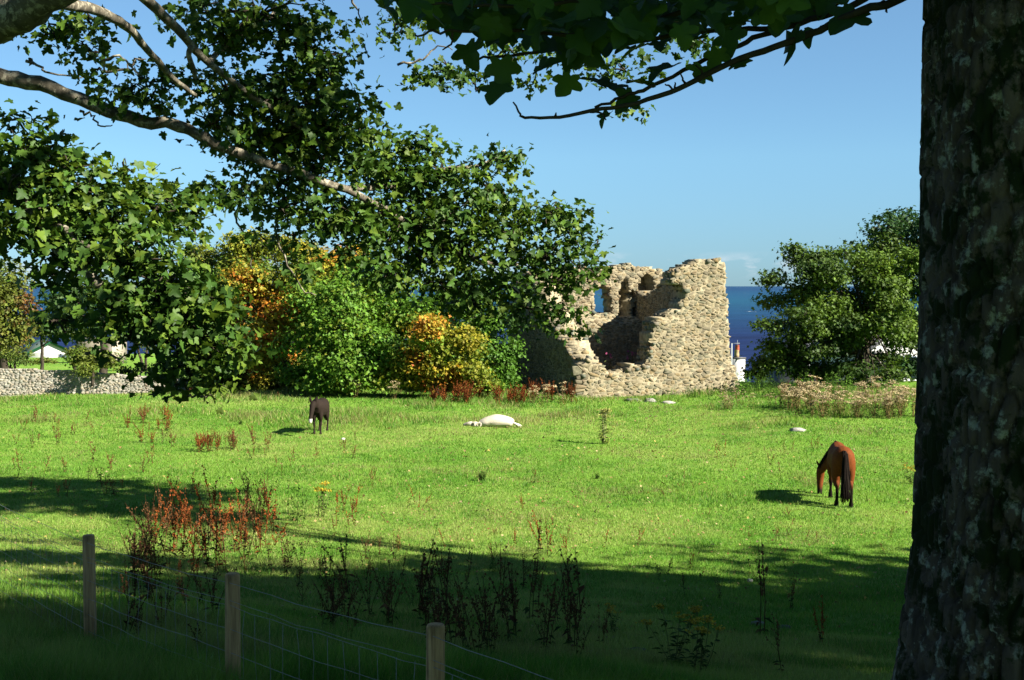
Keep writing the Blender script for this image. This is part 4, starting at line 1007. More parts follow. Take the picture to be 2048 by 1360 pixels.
# boughs leaving the trunk above the picture
for pts, r0, r1 in (([(1.9, 4.6, 7.0), (1.5, 4.9, 7.6), (.9, 5.1, 7.3), (.5, 5.0, 6.6)], .10, .03), ([(1.9, 4.6, 7.4), (2.4, 5.4, 8.2), (2.6, 6.8, 8.6), (2.0, 8.4, 9.)], .16, .06), ([(1.9, 4.6, 8.), (1.0, 4.0, 9.), (-.6, 3.6, 9.8), (-2, 3.8, 10.2)], .17, .06), ([(1.9, 4.6, 8.6), (3.2, 4.2, 9.8), (4.6, 4.4, 10.6)], .16, .06), ([(1.9, 4.6, 9), (2., 5., 10.6), (1.8, 5.2, 12.4)], .2, .08), ([(1.9, 4.6, 8.8), (2.4, 6.8, 10.6), (3.2, 9., 12.), (4.4, 11.4, 13.1)], .15, .04)):
    m_ = MB(); V, T = limb_mesh([np.array(q) - N0 for q in pts], r0, r1, 16, 9, .02); m_.add(V, T, (0, 0, 0)); m_.build('bough', M_BARK_NEAR, near, True)
nlimb([(2120, -230, 4.9), (1960, -90, 4.95), (1800, -2, 5), (1730, 18, 5), (1640, 60, 5.05), (1560, 90, 5.1), (1480, 118, 5.1), (1400, 155, 5.15), (1340, 185, 5.2), (1260, 210, 5.2), (1180, 222, 5.2), (1110, 236, 5.2), (1050, 234, 5.2), (1040, 226, 5.2), (1026, 204, 5.2)], .020, .0035, n=50, sides=7, wob=.002)
nlimb([(1830, -80, 5.2), (1745, -10, 5.2), (1650, 30, 5.2), (1540, 65, 5.25), (1470, 95, 5.3), (1390, 130, 5.3), (1300, 175, 5.3), (1250, 192, 5.3), (1190, 215, 5.3)], .015, .006, n=36, sides=7, wob=.003)
nlimb([(1760, -40, 5.4), (1600, 40, 5.4), (1500, 60, 5.5), (1380, 62, 5.5), (1250, 90, 5.5), (1130, 100, 5.5), (1000, 112, 5.5), (930, 122, 5.5)], .014, .005, n=36, sides=7, wob=.004)
nlimb([(1700, -80, 5.0), (1480, -10, 5.0), (1300, 40, 5.0), (1150, 70, 5.0), (1000, 60, 5.0), (880, 65, 5.0), (830, 70, 5.)], .013, .004, n=36, sides=7, wob=.004)
nlimb([(1560, -90, 4.8), (1300, -30, 4.8), (1100, 10, 4.8), (930, 10, 4.8), (800, 0, 4.8)], .012, .004, n=30, sides=7, wob=.004)
for tw_ in ([(1405, 152, 5.15), (1402, 140, 5.15), (1392, 130, 5.15)], [(1375, 170, 5.2), (1365, 158, 5.2), (1360, 142, 5.2)], [(1348, 182, 5.2), (1340, 172, 5.2), (1330, 168, 5.2)], [(1350, 180, 5.2), (1350, 165, 5.2)], [(1180, 224, 5.2), (1200, 226, 5.2), (1212, 240, 5.2)], [(1110, 236, 5.2), (1112, 225, 5.2)], [(1770, 14, 5.), (1775, 25, 5.)], [(905, 60, 5.), (903, 85, 5.), (885, 100, 5)]):
    nlimb(tw_, .006, .003, 'twig', n=8, sides=5, wob=.002)
# hanging leaves one by one where they show singly, then the dense part along the top
lp = [(1690, 40, 5.0, .20), (1582, 95, 5.1, .18), (1005, 150, 5.3, .17), (990, 185, 5.2, .15), (1208, 236, 5.2, .09), (1130, 172, 5.3, .14), (1322, 140, 5.2, .17), (1250, 205, 5.3, .13), (1190, 160, 5.4, .16), (1230, 175, 5.4, .15), (940, 110, 5.4, .15), (1760, 8, 5., .07), (1430, 120, 5.2, .12), (1460, 85, 5.2, .16), (1560, 45, 5.2, .18), (1400, 150, 5.2, .13), (1275, 165, 5.3, .15), (1090, 130, 5.5, .16), (1480, 130, 5.1, .10), (1620, 70, 5.1, .12), (1655, 5, 5.2, .16)]
lpP = [at(a, b, c) for a, b, c, s in lp]; lpS = [s * .85 for a, b, c, s in lp]
top = [(x, y, d_) for x, y, d_ in zip(rng.uniform(775, 1620, 520), rng.uniform(-60, 120, 520), rng.uniform(4.5, 6.4, 520)) if y < 25 + 95 * math.exp(-((x - 1180) / 260) ** 2) * rng.uniform(.7, 1.1) and not (x < 870 and y > 45)]
for x, y, d_ in top: lpP.append(at(x, y, d_)); lpS.append(rng.uniform(.08, .145))
P = np.array(lpP); S_ = np.array(lpS)
Nn = norm(np.array([0., -.75, .5]) + rng.normal(0, .45, (len(P), 3))); tipd = np.array([-.25, -.1, -1.]) + rng.normal(0, .45, (len(P), 3))
R = frames(Nn, tipd); C = SYC[rng.integers(0, 2, len(P))]  # only the darker leaf tones, putting the shade overhead into the colour
P = P - R[:, :, 1] * S_[:, None] * .45
# crown overhead, outside the picture
tips, od = [], []
for i in range(46):
    a = random.uniform(0, 6.28); q = random.uniform(0, 4.8); q *= .74; c = np.array([TX + 1.5 + math.cos(a) * q, TY - 2.3 + math.sin(a) * q, random.uniform(8.0, 13)])
    t_, o_ = ellipsoid_tips(c, np.array([1.5, 1.5, 1.1]), 30); tips.append(t_); od.append(o_)
for c in ((3.6, 10.6, 12.6), (5.2, 11.2, 13.2), (2.4, 10.8, 12.2), (4.4, 12.2, 13.4), (6.0, 10.2, 13.4), (1.6, 9.6, 11.8)):  # unseen bough clusters added to shade the left sycamore's upper leaves
    t_, o_ = ellipsoid_tips(np.array(c), np.array([1.3, 1.0, .7]), 26); tips.append(t_); od.append(o_)
tips = np.concatenate(tips); od = np.concatenate(od); px, py, dp = project(tips); sel = (py < -120) | (dp < .5); tips, od = tips[sel], od[sel]
P2, R2, S2, C2 = cluster_leaves(tips, od, 7, .3, .26, SYC[rng.integers(0, 3, len(tips))])
f = link('upper_foliage', leaves_mesh('upper_foliage', P2 - N0, R2, S2, C2, M_LEAF, (STAR_V, STAR_T)), near); f['kind'] = 'stuff'
leafy_tree(near, P, R, S_, C, 290)

# ------------------------------------------------------------------ wire fence
fence = empty('wire_fence', (-1.68, 7.5, gz(-1.68, 7.5))); tag(fence, 'round wooden posts with sagging wire netting along the shaded near edge', 'fence')
F0 = np.array(fence.location)
pt = [at(178, 1070, 9.4), at(463, 1147, 7.5), at(868, 1249, 5.9)]
dprev = pt[0] - pt[1]; dnext = pt[2] - pt[1]
pts = [pt[0] + np.array([-1.6, 2.05, -.02]), pt[0], pt[1], pt[2], pt[2] + np.array([1.32, -1.62, .05])]
tilts = [.0, -.01, .02, .025, 0]
for i, q in enumerate(pts):
    g = gz(q[0], q[1]) - .25; hh = q[2] - g; r = .046
    Vp, Tp = tube([(0, 0, g), (tilts[i] * hh * .5 * .3, 0, g + hh * .5), (tilts[i] * hh * .3, 0, q[2] - .012), (tilts[i] * hh * .3, 0, q[2])], [r * 1.05, r * 1.02, r * .97, r * .86], 18, True, .05)
    o = link('post', make_mesh('post', Vp + np.array([q[0], q[1], 0]) - np.array([q[0], q[1], q[2]]), Tp, M_POST, smooth=False), fence); o.location = q - F0
FH = [.03, -.13, -.30, -.46, -.60, -.72, -.82]
for k, dz in enumerate([-.05] + [-.16, -.19, -.33, -.47, -.60, -.72, -.83]):
    line = []
    for i in range(len(pts) - 1):
        for t in np.linspace(0, 1, 9)[:-1]:
            q = pts[i] * (1 - t) + pts[i + 1] * t; line.append(q + [0, -.045, dz - .014 * math.sin(math.pi * t) + random.gauss(0, .004)])
    line.append(pts[-1] + [0, -.045, dz])
    m_ = MB(); V, T = tube(np.array(line) - F0, np.full(len(line), .0018 if k == 0 else .0014), 5); m_.add(V, T, (0, 0, 0)); m_.build('line_wire', M_WIRE, fence)
for i in range(len(pts) - 1):
    L = np.linalg.norm(pts[i + 1] - pts[i]); n = int(L / .155)
    for j in range(1, n):
        t = j / n; q = pts[i] * (1 - t) + pts[i + 1] * t + np.array([0, -.045, -.014 * math.sin(math.pi * t)])
        pp = [q + [random.gauss(0, .006), random.gauss(0, .006), dz] for dz in (-.19, -.33, -.47, -.60, -.72, -.83)]
        m_ = MB(); V, T = tube(np.array(pp) - F0, np.full(6, .0013), 4); m_.add(V, T, (0, 0, 0)); m_.build('stay_wire', M_WIRE, fence)

# ------------------------------------------------------------------ animals
def loft(st, sides=16):
    """st: (x, y, z, half width, half height, dir) rings; ring plane across dir (unit vector)"""
    P = np.array([s[:3] for s in st], float); W = [s[3] for s in st]; H = [s[4] for s in st]
    Tn = np.gradient(P, axis=0); Tn = norm(Tn)
    V = []
    for i in range(len(P)):
        side = np.cross(Tn[i], [0, 0, 1.]) if abs(Tn[i][2]) < .98 else np.array([0, 1., 0])
        if st[i][-1] is not None and len(st[i]) > 5: side = np.array(st[i][5], float)
        side = norm(side - Tn[i] * side.dot(Tn[i])); upv = np.cross(side, Tn[i])
        th = np.linspace(0, 2 * math.pi, sides, endpoint=False)
        V.append(P[i] + np.cos(th)[:, None] * W[i] * side + np.sin(th)[:, None] * H[i] * upv)
    V = np.concatenate(V); n = len(P); T = []
    for i in range(n - 1):
        for j in range(sides):
            a = i * sides + j; b = i * sides + (j + 1) % sides; T += [(a, b, b + sides), (a, b + sides, a + sides)]
    V = np.vstack([V, P[0], P[-1]])
    for j in range(sides):
        T.append((n * sides, (j + 1) % sides, j)); T.append((n * sides + 1, (n - 1) * sides + j, (n - 1) * sides + (j + 1) % sides))
    return V, np.array(T)
def dense(st, m=4):
    A = np.array([s[:5] for s in st], float); C_ = catmull(A, (len(A) - 1) * m + 1); sd = st[0][5] if len(st[0]) > 5 else None
    return [tuple(c) + ((sd,) if sd is not None else ()) for c in C_]
def fuse(name, parts, voxel, colour, parent, mat=M_COAT, smooth=3):
    m = MB()
    for st in parts:
        V, T = loft(dense(st)); m.add(V, T, (0, 0, 0))
    me = m.mesh(name + '_raw', None); o = link(name + '_raw', me)
    r = o.modifiers.new('r', 'REMESH'); r.mode = 'VOXEL'; r.voxel_size = voxel
    s = o.modifiers.new('s', 'SMOOTH'); s.iterations = smooth; s.factor = .5
    dg = bpy.context.evaluated_depsgraph_get(); me2 = bpy.data.meshes.new_from_object(o.evaluated_get(dg))
    bpy.data.objects.remove(o); bpy.data.meshes.remove(me)
    n = len(me2.vertices); co = np.empty(n * 3, np.float32); me2.vertices.foreach_get('co', co); co = co.reshape(-1, 3)
    for a in list(me2.color_attributes): me2.color_attributes.remove(a)
    a = me2.color_attributes.new('col', 'FLOAT_COLOR', 'POINT'); c = np.ones((n, 4), np.float32); c[:, :3] = colour(co); a.data.foreach_set('color', c.ravel())
    me2.materials.clear(); me2.materials.append(mat); me2.polygons.foreach_set('use_smooth', np.ones(len(me2.polygons), bool)); me2.name = name
    return link(name, me2, parent)
def strands(name, starts, ends, r, n, col, parent, sag=.1, spread=.03):
    m = MB()
    for i in range(n):
        t = random.random(); a = np.array(starts[0]) * (1 - t) + np.array(starts[1]) * t; b = np.array(ends[0]) * (1 - t) + np.array(ends[1]) * t
        a = a + rng.normal(0, spread * .4, 3); b = b + rng.normal(0, spread, 3); mid = (a + b) / 2 + [0, 0, sag] + rng.normal(0, spread * .6, 3)
        V, T = limb_mesh([a, mid, b], r, r * .25, 7, 4); m.add(V, T, np.array(col) * random.uniform(.7, 1.4))
    return m.build(name, M_HAIR, parent)

def leg(x, y, top, foot, hind, s=1.0, fx=0.0):
    Y = (0, 1, 0)
    if hind:
        return [(x + .02, y * .75, top, .16 * s, .22 * s, Y), (x + .05, y, top - .28 * s, .12 * s, .18 * s, Y), (x - .02, y, top - .50 * s, .07 * s, .09 * s, Y), (x - .13 + fx * .4, y, .50 * s, .047 * s, .062 * s, Y), (x - .12 + fx * .6, y, .40 * s, .040 * s, .050 * s, Y), (x - .08 + fx * .9, y, .17 * s, .036 * s, .04 * s, Y), (x - .04 + fx, y, .08 * s, .05 * s, .058 * s, Y), (x - .01 + fx, y, .0, .06 * s, .075 * s, Y)]
    return [(x, y * .8, top, .13 * s, .18 * s, Y), (x + .01, y, top - .3 * s, .09 * s, .11 * s, Y), (x, y, .50 * s, .05 * s, .055 * s, Y), (x + fx * .3, y, .43 * s, .052 * s, .056 * s, Y), (x + fx * .7, y, .25 * s, .033 * s, .036 * s, Y), (x + fx * .9, y, .10 * s, .045 * s, .05 * s, Y), (x + .02 + fx, y, .0, .058 * s, .07 * s, Y)]

# bay horse grazing, seen from behind (local: x forward, y left, z up)
g = on_ground(1688, 1012)
bay = empty('horse', (g[0] + .05, g[1] + .55, g[2]), math.radians(83)); bay.scale = (.96, .96, .96); tag(bay, 'bay horse with black tail grazing with its rump towards the camera', 'horse')
Yv = (0, 1, 0)
def bay_col(co):
    c = np.tile((.20, .056, .014), (len(co), 1)).astype(float); z = co[:, 2]; x = co[:, 0]
    k = sstep(.62, .36, z)[:, None] * (x < .9)[:, None]; c = c * (1 - k) + np.array([.012, .009, .007]) * k
    k = (sstep(.9, 1.0, x) * sstep(.24, .08, z))[:, None]; c = c * (1 - k) + np.array([.02, .014, .01]) * k
    return c * (.85 + .3 * fbm(co[:, 0] * 4 + co[:, 1] * 3, z * 4, 2, 3))[:, None]
HS = 1.0
body = [(-.80, 0, 1.06, .08, .12, Yv), (-.74, 0, 1.06, .19, .24, Yv), (-.55, 0, 1.05, .26, .31, Yv), (-.25, 0, 1.01, .265, .32, Yv), (.05, 0, .98, .28, .33, Yv), (.30, 0, 1.0, .255, .33, Yv), (.52, 0, 1.02, .21, .32, Yv), (.68, 0, 1.02, .16, .25, Yv), (.76, 0, 1.0, .07, .12, Yv)]
neck = [(.42, .02, 1.12, .13, .26, Yv), (.68, .09, 1.0, .12, .22, Yv), (.90, .18, .80, .095, .17, Yv), (1.04, .26, .64, .085, .14, Yv), (1.10, .29, .57, .07, .10, Yv)]
head = [(1.02, .28, .68, .07, .09, Yv), (1.10, .30, .57, .098, .13, Yv), (1.13, .31, .40, .092, .12, Yv), (1.10, .32, .20, .068, .085, Yv), (1.07, .325, .05, .062, .075, Yv), (1.05, .33, -.04, .045, .055, Yv)]
earL = [(1.04, .35, .68, .03, .02, Yv), (1.02, .39, .75, .03, .018, Yv), (1.0, .42, .82, .008, .008, Yv)]
earR = [(1.04, .24, .69, .03, .02, Yv), (1.02, .21, .76, .03, .018, Yv), (1.0, .19, .83, .008, .008, Yv)]
fuse('body', [body, neck, head, earL, earR, leg(-.55, .15, 1.0, 0, True, 1., .0), leg(-.55, -.15, 1.0, 0, True, 1., -.14), leg(.50, .14, .95, 0, False, 1., .05), leg(.50, -.14, .95, 0, False, 1., .10)], .018, bay_col, bay)
strands('tail', [(-.76, .02, 1.27), (-.80, -.02, 1.22)], [(-1.0, .07, .16), (-.97, -.07, .24)], .022, 60, (.014, .010, .008), bay, -.02, .035)
strands('mane', [(.45, .03, 1.36), (1.02, .26, .78)], [(.50, .20, 1.08), (1.02, .36, .60)], .014, 60, (.014, .010, .008), bay, .04, .025)
# dark donkey facing the camera, head low
g = on_ground(637, 868)
don = empty('donkey', (g[0], g[1] + .40, g[2]), math.radians(-90 - 4)); tag(don, 'dark brown donkey with white muzzle facing the camera near the tree clump', 'donkey')
def don_col(co):
    c = np.tile((.030, .021, .016), (len(co), 1)).astype(float); x, y, z = co.T
    k = ((x > .97) & (z < .56) & (z > .43)).astype(float)[:, None]; c = c * (1 - k) + np.array([.72, .68, .62]) * k
    return c * (.8 + .4 * fbm(x * 5 + y * 4, z * 5, 2, 3))[:, None]
body = [(-.62, 0, .86, .06, .1, Yv), (-.56, 0, .86, .17, .22, Yv), (-.35, 0, .84, .235, .28, Yv), (0, 0, .80, .255, .29, Yv), (.28, 0, .82, .235, .29, Yv), (.48, 0, .85, .18, .26, Yv), (.60, 0, .82, .09, .14, Yv)]
neck = [(.35, 0, .96, .11, .19, Yv), (.60, -.01, 1.0, .10, .16, Yv), (.80, -.03, 1.0, .085, .12, Yv), (.86, -.04, 1.0, .06, .08, Yv)]
head = [(.78, -.04, 1.06, .07, .07, Yv), (.84, -.05, .98, .095, .11, Yv), (.92, -.06, .84, .085, .105, Yv), (.99, -.07, .68, .065, .075, Yv), (1.04, -.08, .55, .062, .062, Yv), (1.06, -.08, .46, .055, .055, Yv), (1.06, -.08, .42, .03, .035, Yv)]
earA = [(.80, -.11, 1.06, .035, .025, Yv), (.80, -.135, 1.16, .045, .02, Yv), (.79, -.16, 1.30, .008, .008, Yv)]
earB = [(.80, .03, 1.06, .035, .025, Yv), (.79, .06, 1.16, .045, .02, Yv), (.76, .09, 1.27, .008, .008, Yv)]
fuse('body', [body, neck, head, earA, earB, leg(-.42, .13, .8, 0, True, .78), leg(-.42, -.13, .8, 0, True, .78, .05), leg(.40, .11, .78, 0, False, .80, .06), leg(.40, -.11, .78, 0, False, .80, .0)], .017, don_col, don)
strands('tail', [(-.60, .01, 1.0), (-.62, -.01, .98)], [(-.74, .03, .32), (-.72, -.03, .4)], .016, 30, (.012, .009, .008), don, 0, .02)
strands('mane', [(.42, 0, 1.18), (.80, -.04, 1.10)], [(.48, -.08, 1.05), (.84, -.07, .98)], .014, 34, (.012, .009, .008), don, .05, .02)
# pale horse lying flat on its side, head to the left
g = on_ground(985, 853)
lie = empty('horse', (g[0], g[1], g[2] - .02), math.radians(178)); lie.scale = (.95, .95, .95); tag(lie, 'cream white horse lying flat asleep on the grass', 'horse')
Zv = (0, 1, 0)
def lie_col(co):
    c = np.tile((.80, .72, .56), (len(co), 1)).astype(float); x, y, z = co.T
    k = ((x > .88) & (z > .07)).astype(float)[:, None] * .55; c = c * (1 - k) + np.array([.22, .19, .17]) * k
    return c * (.85 + .3 * fbm(x * 5 + y * 4, z * 5, 2, 3))[:, None]
body = [(-.74, 0, .14, .12, .10, Yv), (-.66, 0, .17, .26, .16, Yv), (-.45, 0, .20, .33, .21, Yv), (-.15, 0, .21, .36, .25, Yv), (.10, 0, .19, .34, .21, Yv), (.30, .02, .15, .30, .17, Yv), (.45, .03, .12, .2, .12, Yv)]
neck = [(.22, .05, .13, .20, .13, Yv), (.42, .04, .10, .15, .09, Yv), (.60, .02, .07, .10, .06, Yv), (.78, .0, .07, .09, .06, Yv)]
head = [(.68, .0, .10, .09, .07, Yv), (.76, .0, .11, .12, .095, Yv), (.86, -.02, .10, .11, .085, Yv), (.97, -.04, .08, .08, .065, Yv), (1.04, -.05, .07, .06, .05, Yv)]
ear = [(.72, .05, .17, .03, .02, Yv), (.66, .07, .19, .03, .018, Yv), (.60, .09, .20, .008, .008, Yv)]
Xv = (1, 0, 0)
lieleg = lambda x, y0, z, dx: [(x, y0, z, .12, .10, Xv), (x + dx * .3, y0 - .35, z * .8, .08, .07, Xv), (x + dx * .6, y0 - .62, .09, .045, .045, Xv), (x + dx, y0 - .95, .06, .035, .035, Xv), (x + dx * 1.1, y0 - 1.1, .055, .05, .045, Xv)]
fuse('body', [body, neck, head, ear, lieleg(-.5, -.15, .2, -.12), lieleg(-.42, -.15, .1, .1), lieleg(.28, -.12, .16, .15), lieleg(.34, -.12, .08, -.1)], .018, lie_col, lie)
strands('mane', [(.34, .20, .20), (.70, .10, .18)], [(.36, .30, .06), (.66, .20, .05)], .016, 30, (.85, .78, .62), lie, .03, .02)
strands('tail', [(-.74, .05, .16), (-.76, .0, .14)], [(-1.02, .12, .04), (-.98, -.05, .04)], .018, 26, (.9, .84, .7), lie, .0, .03)

# ------------------------------------------------------------------ weeds: docks, hogweed, ragwort, nettles, willowherb
RUST = np.array([.21, .058, .014]); BROWN = np.array([.12, .058, .024]); TAN = np.array([.46, .37, .21]); DGREEN = np.array([.03, .055, .012])
def dock_mesh(seed, col, h=1.0, stems=1, leafcol=DGREEN, leaves=4, fat=1.0):
    r = np.random.default_rng(seed); m = MB(); r2 = lambda s: r.normal(0, s, 3)
    for s in range(stems):
        b = np.array([r.normal(0, .045), r.normal(0, .045), 0]) * (stems > 1); lean = np.array([r.normal(0, .17), r.normal(0, .17), 0]); hh = h * r.uniform(.55, 1.0)
        pts = [b, b + lean * .3 + [0, 0, hh * .45], b + lean + [0, 0, hh]]
        V, T = limb_mesh(pts, .008, .003, 6, 4); m.add(V, T, col * .7)
        sub = [(pts[1] * (1 - t) + pts[2] * t, pts[2] - pts[1]) for t in (0,)]
        paths = [(b + lean * .3 + [0, 0, hh * .42], b + lean + [0, 0, hh], 26)]
        for q in range(int(r.integers(2, 5))):
            t = r.uniform(.35, .75); st = b + lean * t + [0, 0, hh * t]; paths.append((st, st + np.array([r.normal(0, .09), r.normal(0, .09), hh * r.uniform(.16, .3)]), 9))
        for a, e_, n in paths:
            V, T = limb_mesh([a, (a + e_) / 2, e_], .004, .002, 3, 3); m.add(V, T, col * .7)
            n = int(n * fat)
            P = a + (e_ - a) * r.random((n, 1)) + r.normal(0, .016, (n, 3))
            N_ = r.normal(0, 1, (n, 3)); R_ = frames(N_, r.normal(0, 1, (n, 3))); S_ = r.uniform(.022, .05, n)
            V = (np.einsum('nij,kj->nki', R_, STAR_V[[0, 2, 4, 6]]) * S_[:, None, None] + P[:, None]).reshape(-1, 3)
            T = (QUAD_T[None] + (np.arange(n) * 4)[:, None, None]).reshape(-1, 3); m.add(V, T, np.repeat(col * r.uniform(.6, 1.5, (n, 1)), 4, 0))
        for q in range(leaves):
            t = r.uniform(.03, .45); a = b + lean * t + [0, 0, hh * t]; dr = norm(np.array([r.normal(), r.normal(), r.uniform(-.2, .6)])); L = r.uniform(.08, .2)
            sd = norm(np.cross(dr, [0, 0, 1.])) * L * .22
            V = np.array([a, a + dr * L * .5 + sd, a + dr * L + [0, 0, -.05], a + dr * L * .5 - sd]); m.add(V, QUAD_T, leafcol * r.uniform(.7, 1.3) if r.random() < .6 else col * r.uniform(.6, 1.2))
    return m.mesh('dock_plant', M_PLANT)
def umbel_mesh(seed, stemc, headc, h=1.0, stems=4, head=.10, leafc=DGREEN, leaves=8):
    r = np.random.default_rng(seed); m = MB()
    for s in range(stems):
        b = np.array([r.normal(0, .06), r.normal(0, .06), 0]); tp = b + np.array([r.normal(0, .16), r.normal(0, .16), h * r.uniform(.65, 1.)])
        V, T = limb_mesh([b, (b + tp) / 2 + r.normal(0, .02, 3), tp], .010, .005, 5, 4); m.add(V, T, stemc)
        for q in range(4):
            e_ = tp + np.array([r.normal(0, head), r.normal(0, head), r.uniform(-.02, .06)]); V, T = limb_mesh([tp - [0, 0, .12], (tp + e_) / 2, e_], .004, .003, 3, 3); m.add(V, T, stemc)
            n = 14; P = e_ + r.normal(0, 1, (n, 3)) * [head * .5, head * .5, head * .18]; R_ = frames(np.array([0, 0, 1.]) + r.normal(0, .5, (n, 3)), r.normal(0, 1, (n, 3))); S_ = r.uniform(.03, .06, n)
            V = (np.einsum('nij,kj->nki', R_, STAR_V[[0, 2, 4, 6]]) * S_[:, None, None] + P[:, None]).reshape(-1, 3)
            T = (QUAD_T[None] + (np.arange(n) * 4)[:, None, None]).reshape(-1, 3); m.add(V, T, np.repeat(headc * r.uniform(.6, 1.3, (n, 1)), 4, 0))
        for q in range(leaves):
            t = r.uniform(.05, .8); a = b + (tp - b) * t; dr = norm(np.array([r.normal(), r.normal(), r.uniform(-.3, .5)])); L = r.uniform(.08, .22); sd = norm(np.cross(dr, [0, 0, 1.])) * L * .2
            m.add(np.array([a, a + dr * L * .5 + sd, a + dr * L + [0, 0, -.04], a + dr * L * .5 - sd]), QUAD_T, leafc * r.uniform(.7, 1.4))
    return m.mesh('umbel_plant', M_PLANT)
def nettle_mesh(seed, col, h=.8, stems=7, spread=.14):
    r = np.random.default_rng(seed); m = MB()
    for s in range(stems):
        b = np.array([r.normal(0, spread), r.normal(0, spread), 0]); tp = b + np.array([r.normal(0, .08), r.normal(0, .08), h * r.uniform(.55, 1.)])
        V, T = limb_mesh([b, (b + tp) / 2, tp], .006, .003, 4, 3); m.add(V, T, col * .6)
        for q in range(16):
            t = r.uniform(.1, 1); a = b + (tp - b) * t; dr = norm(np.array([r.normal(), r.normal(), r.uniform(-.3, .3)])); L = r.uniform(.06, .14) * (1.2 - .5 * t); sd = norm(np.cross(dr, [0, 0, 1.])) * L * .3
            m.add(np.array([a, a + dr * L * .4 + sd, a + dr * L + [0, 0, -.03], a + dr * L * .4 - sd]), QUAD_T, col * r.uniform(.6, 1.4))
    return m.mesh('nettle_plant', M_PLANT)
DOCK = [dock_mesh(200 + i, RUST * (.75 + .09 * i), 1.0, 1 + i % 3, fat=1.15) for i in range(7)]
DOCKB = [dock_mesh(220 + i, BROWN * (.7 + .12 * i), 1.0, 2 + i % 3, leaves=3, fat=.6) for i in range(6)]
DOCKC = [dock_mesh(250 + i, RUST * (.75 + .1 * i), 1.0, 6, leaves=3, fat=.9) for i in range(4)]
DOCKT = [dock_mesh(240 + i, np.array([.16, .065, .025]), 1.0, 1 + i % 3, leaves=3, fat=.8) for i in range(5)]
HOG = [umbel_mesh(260 + i, np.array([.26, .165, .07]), TAN * (.8 + .12 * i), 1.0, 3 + i % 3, .09, np.array([.10, .12, .03])) for i in range(5)]
RAG = [umbel_mesh(280 + i, np.array([.14, .15, .05]), np.array([.50, .36, .03]), 1.0, 6, .08, np.array([.05, .085, .016]), 12) for i in range(3)]
PALEW = umbel_mesh(290, np.array([.42, .42, .20]), np.array([.42, .44, .12]), 1.0, 9, .08, np.array([.20, .26, .05]), 12)
NET = [nettle_mesh(300 + i, np.array([.07, .15, .016]) * (.75 + .2 * i), 1.0) for i in range(4)]
LOW = [nettle_mesh(310 + i, np.array([.05, .11, .014]), .45, 16, .05) for i in range(2)]
PINK = [umbel_mesh(320 + i, np.array([.16, .08, .06]), np.array([.42, .10, .22]), 1.0, 3, .03, np.array([.10, .12, .03]), 10) for i in range(2)]
NTRI = [0]
def put(mesh, name, px, py, hpx, label, cat, group=None, jitter=0.0, wide=1.0, P=None, h=None):
    """a plant whose foot shows at px,py and which is hpx pixels tall there"""
    g = on_ground(px, py) if P is None else np.array(P, float); hh = hpx / F * g[1] if h is None else h
    o = link(name, mesh); o.location = g; s = hh * random.uniform(.9, 1.08)
    o.scale = (max(.35, s) * wide, max(.35, s) * wide, s); o.rotation_euler = (random.gauss(0, .09), random.gauss(0, .09), random.uniform(0, 6.28))
    tag(o, label, cat, group); return o
def scatter_px(meshes, name, n, x0, x1, y0, y1, h0, h1, label, cat, group, wide=1.0):
    for i in range(n): put(random.choice(meshes), name, random.uniform(x0, x1), random.uniform(y0, y1), random.uniform(h0, h1), label, cat, group, wide=wide)

# rust red patch left of centre, half in the sun
scatter_px(DOCK + DOCK[3:] + DOCKB[2:5] + DOCKT[1:2], 'dock_plant', 54, 300, 550, 1040, 1150, 50, 130, 'rust red seeding dock in the sunlit patch behind the wooden posts', 'weed', 'docks of the rust red patch', .8)
for a in [(378, 1060, 128, 'tallest rust red dock spike standing up out of the red patch')]: put(DOCK[1], 'dock_plant', *a, 'weed', wide=.8)
scatter_px(DOCKB, 'dock_plant', 14, 265, 320, 1105, 1190, 70, 130, 'dark dock stalk at the left edge of the red patch', 'weed', 'dark docks beside the red patch', .8)
scatter_px(DOCKB, 'dock_plant', 9, 440, 540, 1000, 1110, 60, 110, 'dark dock stalk behind the right part of the red patch', 'weed', 'dark docks behind the red patch', .8)
put(NET[0], 'bushy_weed', 592, 1050, 105, 'dark leafy bush-like weed right of the rust red dock patch', 'weed', wide=.55)
put(RAG[0], 'ragwort', 640, 1035, 70, 'small yellow ragwort right of the dark bushy weed', 'weed', wide=.8)
scatter_px(DOCK, 'dock_plant', 8, 668, 710, 1020, 1075, 50, 80, 'orange brown dock in the row right of the ragwort', 'weed', 'docks right of the ragwort', .8)
# dense dark clump in the shade in front
scatter_px(DOCKB, 'dock_plant', 34, 840, 1160, 1200, 1350, 90, 200, 'dark brown dock crowded in the shade right of the nearest post', 'weed', 'docks of the shaded clump', .8)
scatter_px(DOCKB, 'dock_plant', 14, 640, 860, 1180, 1310, 80, 160, 'dark dock stalk in the shade between the middle and nearest posts', 'weed', 'shaded docks between the posts', .8)
scatter_px(DOCKB, 'dock_plant', 10, 215, 440, 1210, 1330, 80, 160, 'dark dock stalk in the shade behind the netting on the left', 'weed', 'shaded docks behind the netting', .8)
